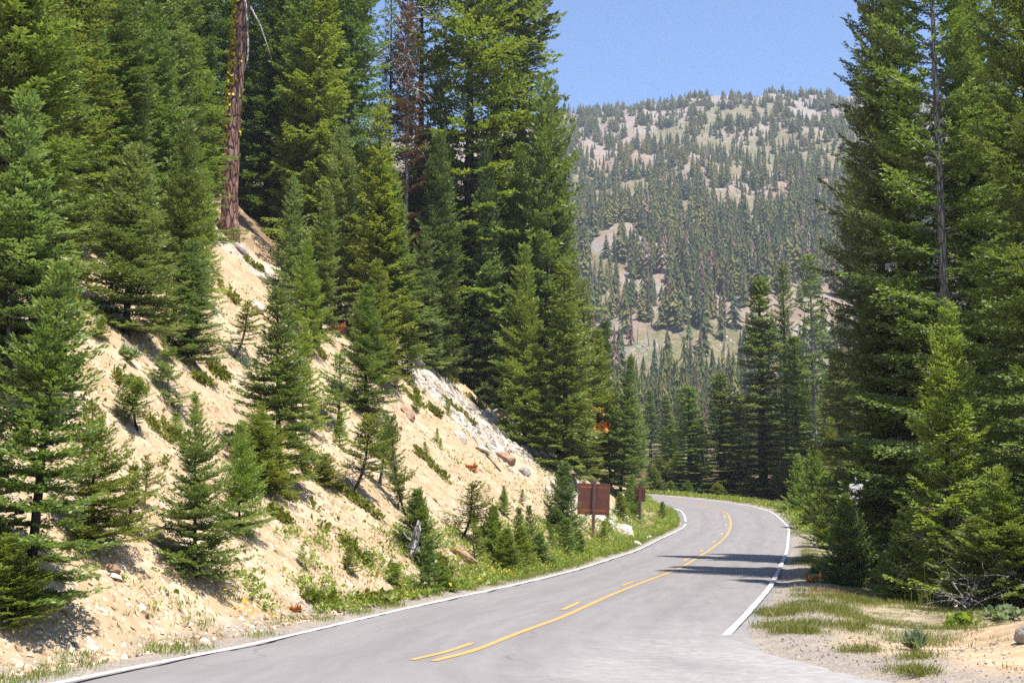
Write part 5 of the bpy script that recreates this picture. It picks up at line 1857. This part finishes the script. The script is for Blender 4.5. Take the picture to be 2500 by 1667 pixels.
order = np.argsort(np.where(inview, y - H * 6, 9e9))
single = np.zeros(len(x), bool)
single[order[:250]] = True
sd = order[dead[order]][:60]
single[sd] = True
gl = 'dark fir on the far mountainside, one of many alike'
gd = 'rust red dead fir on the far mountainside, one of many alike'
for i in np.nonzero(single)[0]:
    mk = 'red' if dead[i] else 'fir'
    me = hill_me[(int(hr.integers(0, 8)), mk)]
    o = bpy.data.objects.new('dead_mountain_fir' if dead[i] else 'mountain_fir', me)
    COL.objects.link(o)
    s = H[i] / 15.
    w = s * hr.uniform(.85, 1.25) * (.7 if dead[i] else 1.)
    o.location = (x[i], y[i], z[i] - .3)
    o.rotation_euler = (0, 0, hr.uniform(0, 6.28))
    o.scale = (w, w, s)
    tag(o, gd if dead[i] else gl, 'dead fir' if dead[i] else 'fir tree', 'dead firs on the mountainside' if dead[i] else 'firs on the mountainside')
VV_, FF_ = {'fir': [], 'brown': []}, {'fir': [], 'brown': []}
cnt = {'fir': 0, 'brown': 0}
for i in np.nonzero(~single)[0]:
    mk = 'brown' if dead[i] else 'fir'
    V, F = LT[int(hr.integers(0, 8))]
    s = H[i] / 15.
    w = s * hr.uniform(.8, 1.5) * (1 + .7 * sstep(.27, .31, elev[i]))
    a = hr.uniform(0, 6.28)
    ca, sa = math.cos(a) * w, math.sin(a) * w
    VV_[mk].append(np.stack([V[:, 0] * ca - V[:, 1] * sa + x[i], V[:, 0] * sa + V[:, 1] * ca + y[i], V[:, 2] * s + z[i] - .3], 1))
    FF_[mk].append(F + cnt[mk])
    cnt[mk] += len(V)
for mk, nm in (('fir', 'mountain_forest'), ('brown', 'dead_mountain_forest')):
    if VV_[mk]:
        tag(link(nm, np_mesh(nm, np.concatenate(VV_[mk]), np.concatenate(FF_[mk]), (FMH[mk],))), kind='stuff')
print('hill trees', len(x), 'single', single.sum())
SM_ROCK = stone_mat('mountain_rock', [(0, (.14, .12, .11)), (.4, (.27, .24, .22)), (.8, (.40, .37, .34)), (1, (.52, .49, .46))])
# pale snags and rock rubble on the mountain
n = 900
yy = hr.uniform(330, 1020, n)
xx = yy * hr.uniform(.02, .30, n)
zz = zf(xx, yy)
el = (zz - CAMH) / yy
ok = hr.random(n) < np.interp(el, [.08, .1, .15, .2, .25, .33], [.35, .5, .15, .05, .5, .8])
xx, yy, zz = xx[ok], yy[ok], zz[ok]
mb = MB()
for i in range(len(xx)):
    h = hr.uniform(3, 8)
    p = np.array([xx[i], yy[i], zz[i] - .3])
    d = np.array([hr.normal(0, .12), hr.normal(0, .12), 1])
    if hr.random() < .25:
        d = np.array([hr.normal(0, 1), hr.normal(0, .3), .55])
        d /= np.linalg.norm(d)
    mb.tube(np.array([p, p + d * h * .5, p + d * h]), [.26, .18, .05], 4, cap=False)
tag(link('mountain_snags', mb.mesh('mountain_snags', (BARK['pale'],))), kind='stuff')
n = 22000
yy = hr.uniform(320, 1040, n)
xx = yy * hr.uniform(.0, .33, n)
zz = zf(xx, yy)
el = (zz - CAMH) / yy
w = np.interp(el, [.06, .085, .10, .14, .16, .22, .25, .30, .34], [.1, .5, .9, .6, .1, .05, .5, .9, .9]) * sstep(-.15, .35, fbm(xx + 500, yy, 55, 4))
ok = hr.random(n) < w
c = np.stack([xx, yy], 1)[ok]
s = .4 + 1.3 * hr.random(len(c)) ** 3
stones('mountain_rubble', c, s, hr.uniform(.4, .8, len(c)), SM_ROCK, hr)

# ------------------------------------------------------------------ light, sky, air
SUN_EL, SUN_AZ = R(66), R(135)          # azimuth clockwise from +y: behind the camera, to the right
w = bpy.data.worlds.new('World')
scene.world = w
w.use_nodes = True
nt = w.node_tree
nt.nodes.clear()
sky = N(nt, 'ShaderNodeTexSky', sky_type='NISHITA')
sky.sun_disc = False
sky.sun_elevation = SUN_EL
sky.sun_rotation = SUN_AZ
sky.altitude = 1500
sky.air_density = 1.0
sky.dust_density = 1.0
sky.ozone_density = 8.0
bg = N(nt, 'ShaderNodeBackground')
bg.inputs['Strength'].default_value = .112
L(nt, sky.outputs[0], bg.inputs[0])
L(nt, bg.outputs[0], N(nt, 'ShaderNodeOutputWorld').inputs[0])
sd_ = bpy.data.lights.new('sun', 'SUN')
sd_.energy = 5.0
sd_.angle = R(.53)
sd_.color = (1., .955, .88)
so = bpy.data.objects.new('sun', sd_)
COL.objects.link(so)
tv = Vector((math.sin(SUN_AZ) * math.cos(SUN_EL), math.cos(SUN_AZ) * math.cos(SUN_EL), math.sin(SUN_EL)))
so.rotation_euler = tv.to_track_quat('Z', 'Y').to_euler()
so.location = (30, -30, 60)

HAZE = .00021
if HAZE:
    mb = MB()
    v = np.array([(a, b, c) for c in (-40, 420) for a, b in ((-2000, -300), (2000, -300), (2000, 3000), (-2000, 3000))], float)
    mb.add(v, np.array([(3, 2, 1, 0), (4, 5, 6, 7), (0, 1, 5, 4), (1, 2, 6, 5), (2, 3, 7, 6), (3, 0, 4, 7)]))
    m, nt = newmat('mountain_air')
    vol = N(nt, 'ShaderNodeVolumePrincipled')
    vol.inputs['Density'].default_value = HAZE
    vol.inputs['Color'].default_value = (.80, .88, 1., 1)
    vol.inputs['Anisotropy'].default_value = .1
    L(nt, vol.outputs[0], N(nt, 'ShaderNodeOutputMaterial').inputs['Volume'])
    tag(link('haze', mb.mesh('haze', (m,))), kind='stuff')

vs = scene.view_settings
vs.view_transform = 'Standard'
vs.look = 'None'
vs.gamma = 1.
vs.exposure = 1.06
scene.cycles.max_bounces = 5
scene.cycles.diffuse_bounces = 2
scene.cycles.transmission_bounces = 3
scene.cycles.volume_bounces = 0
scene.cycles.caustics_reflective = False
scene.cycles.caustics_refractive = False
scene.cycles.sample_clamp_indirect = 4.
scene.cycles.sample_clamp_direct = 6.
scene.cycles.use_denoising = False
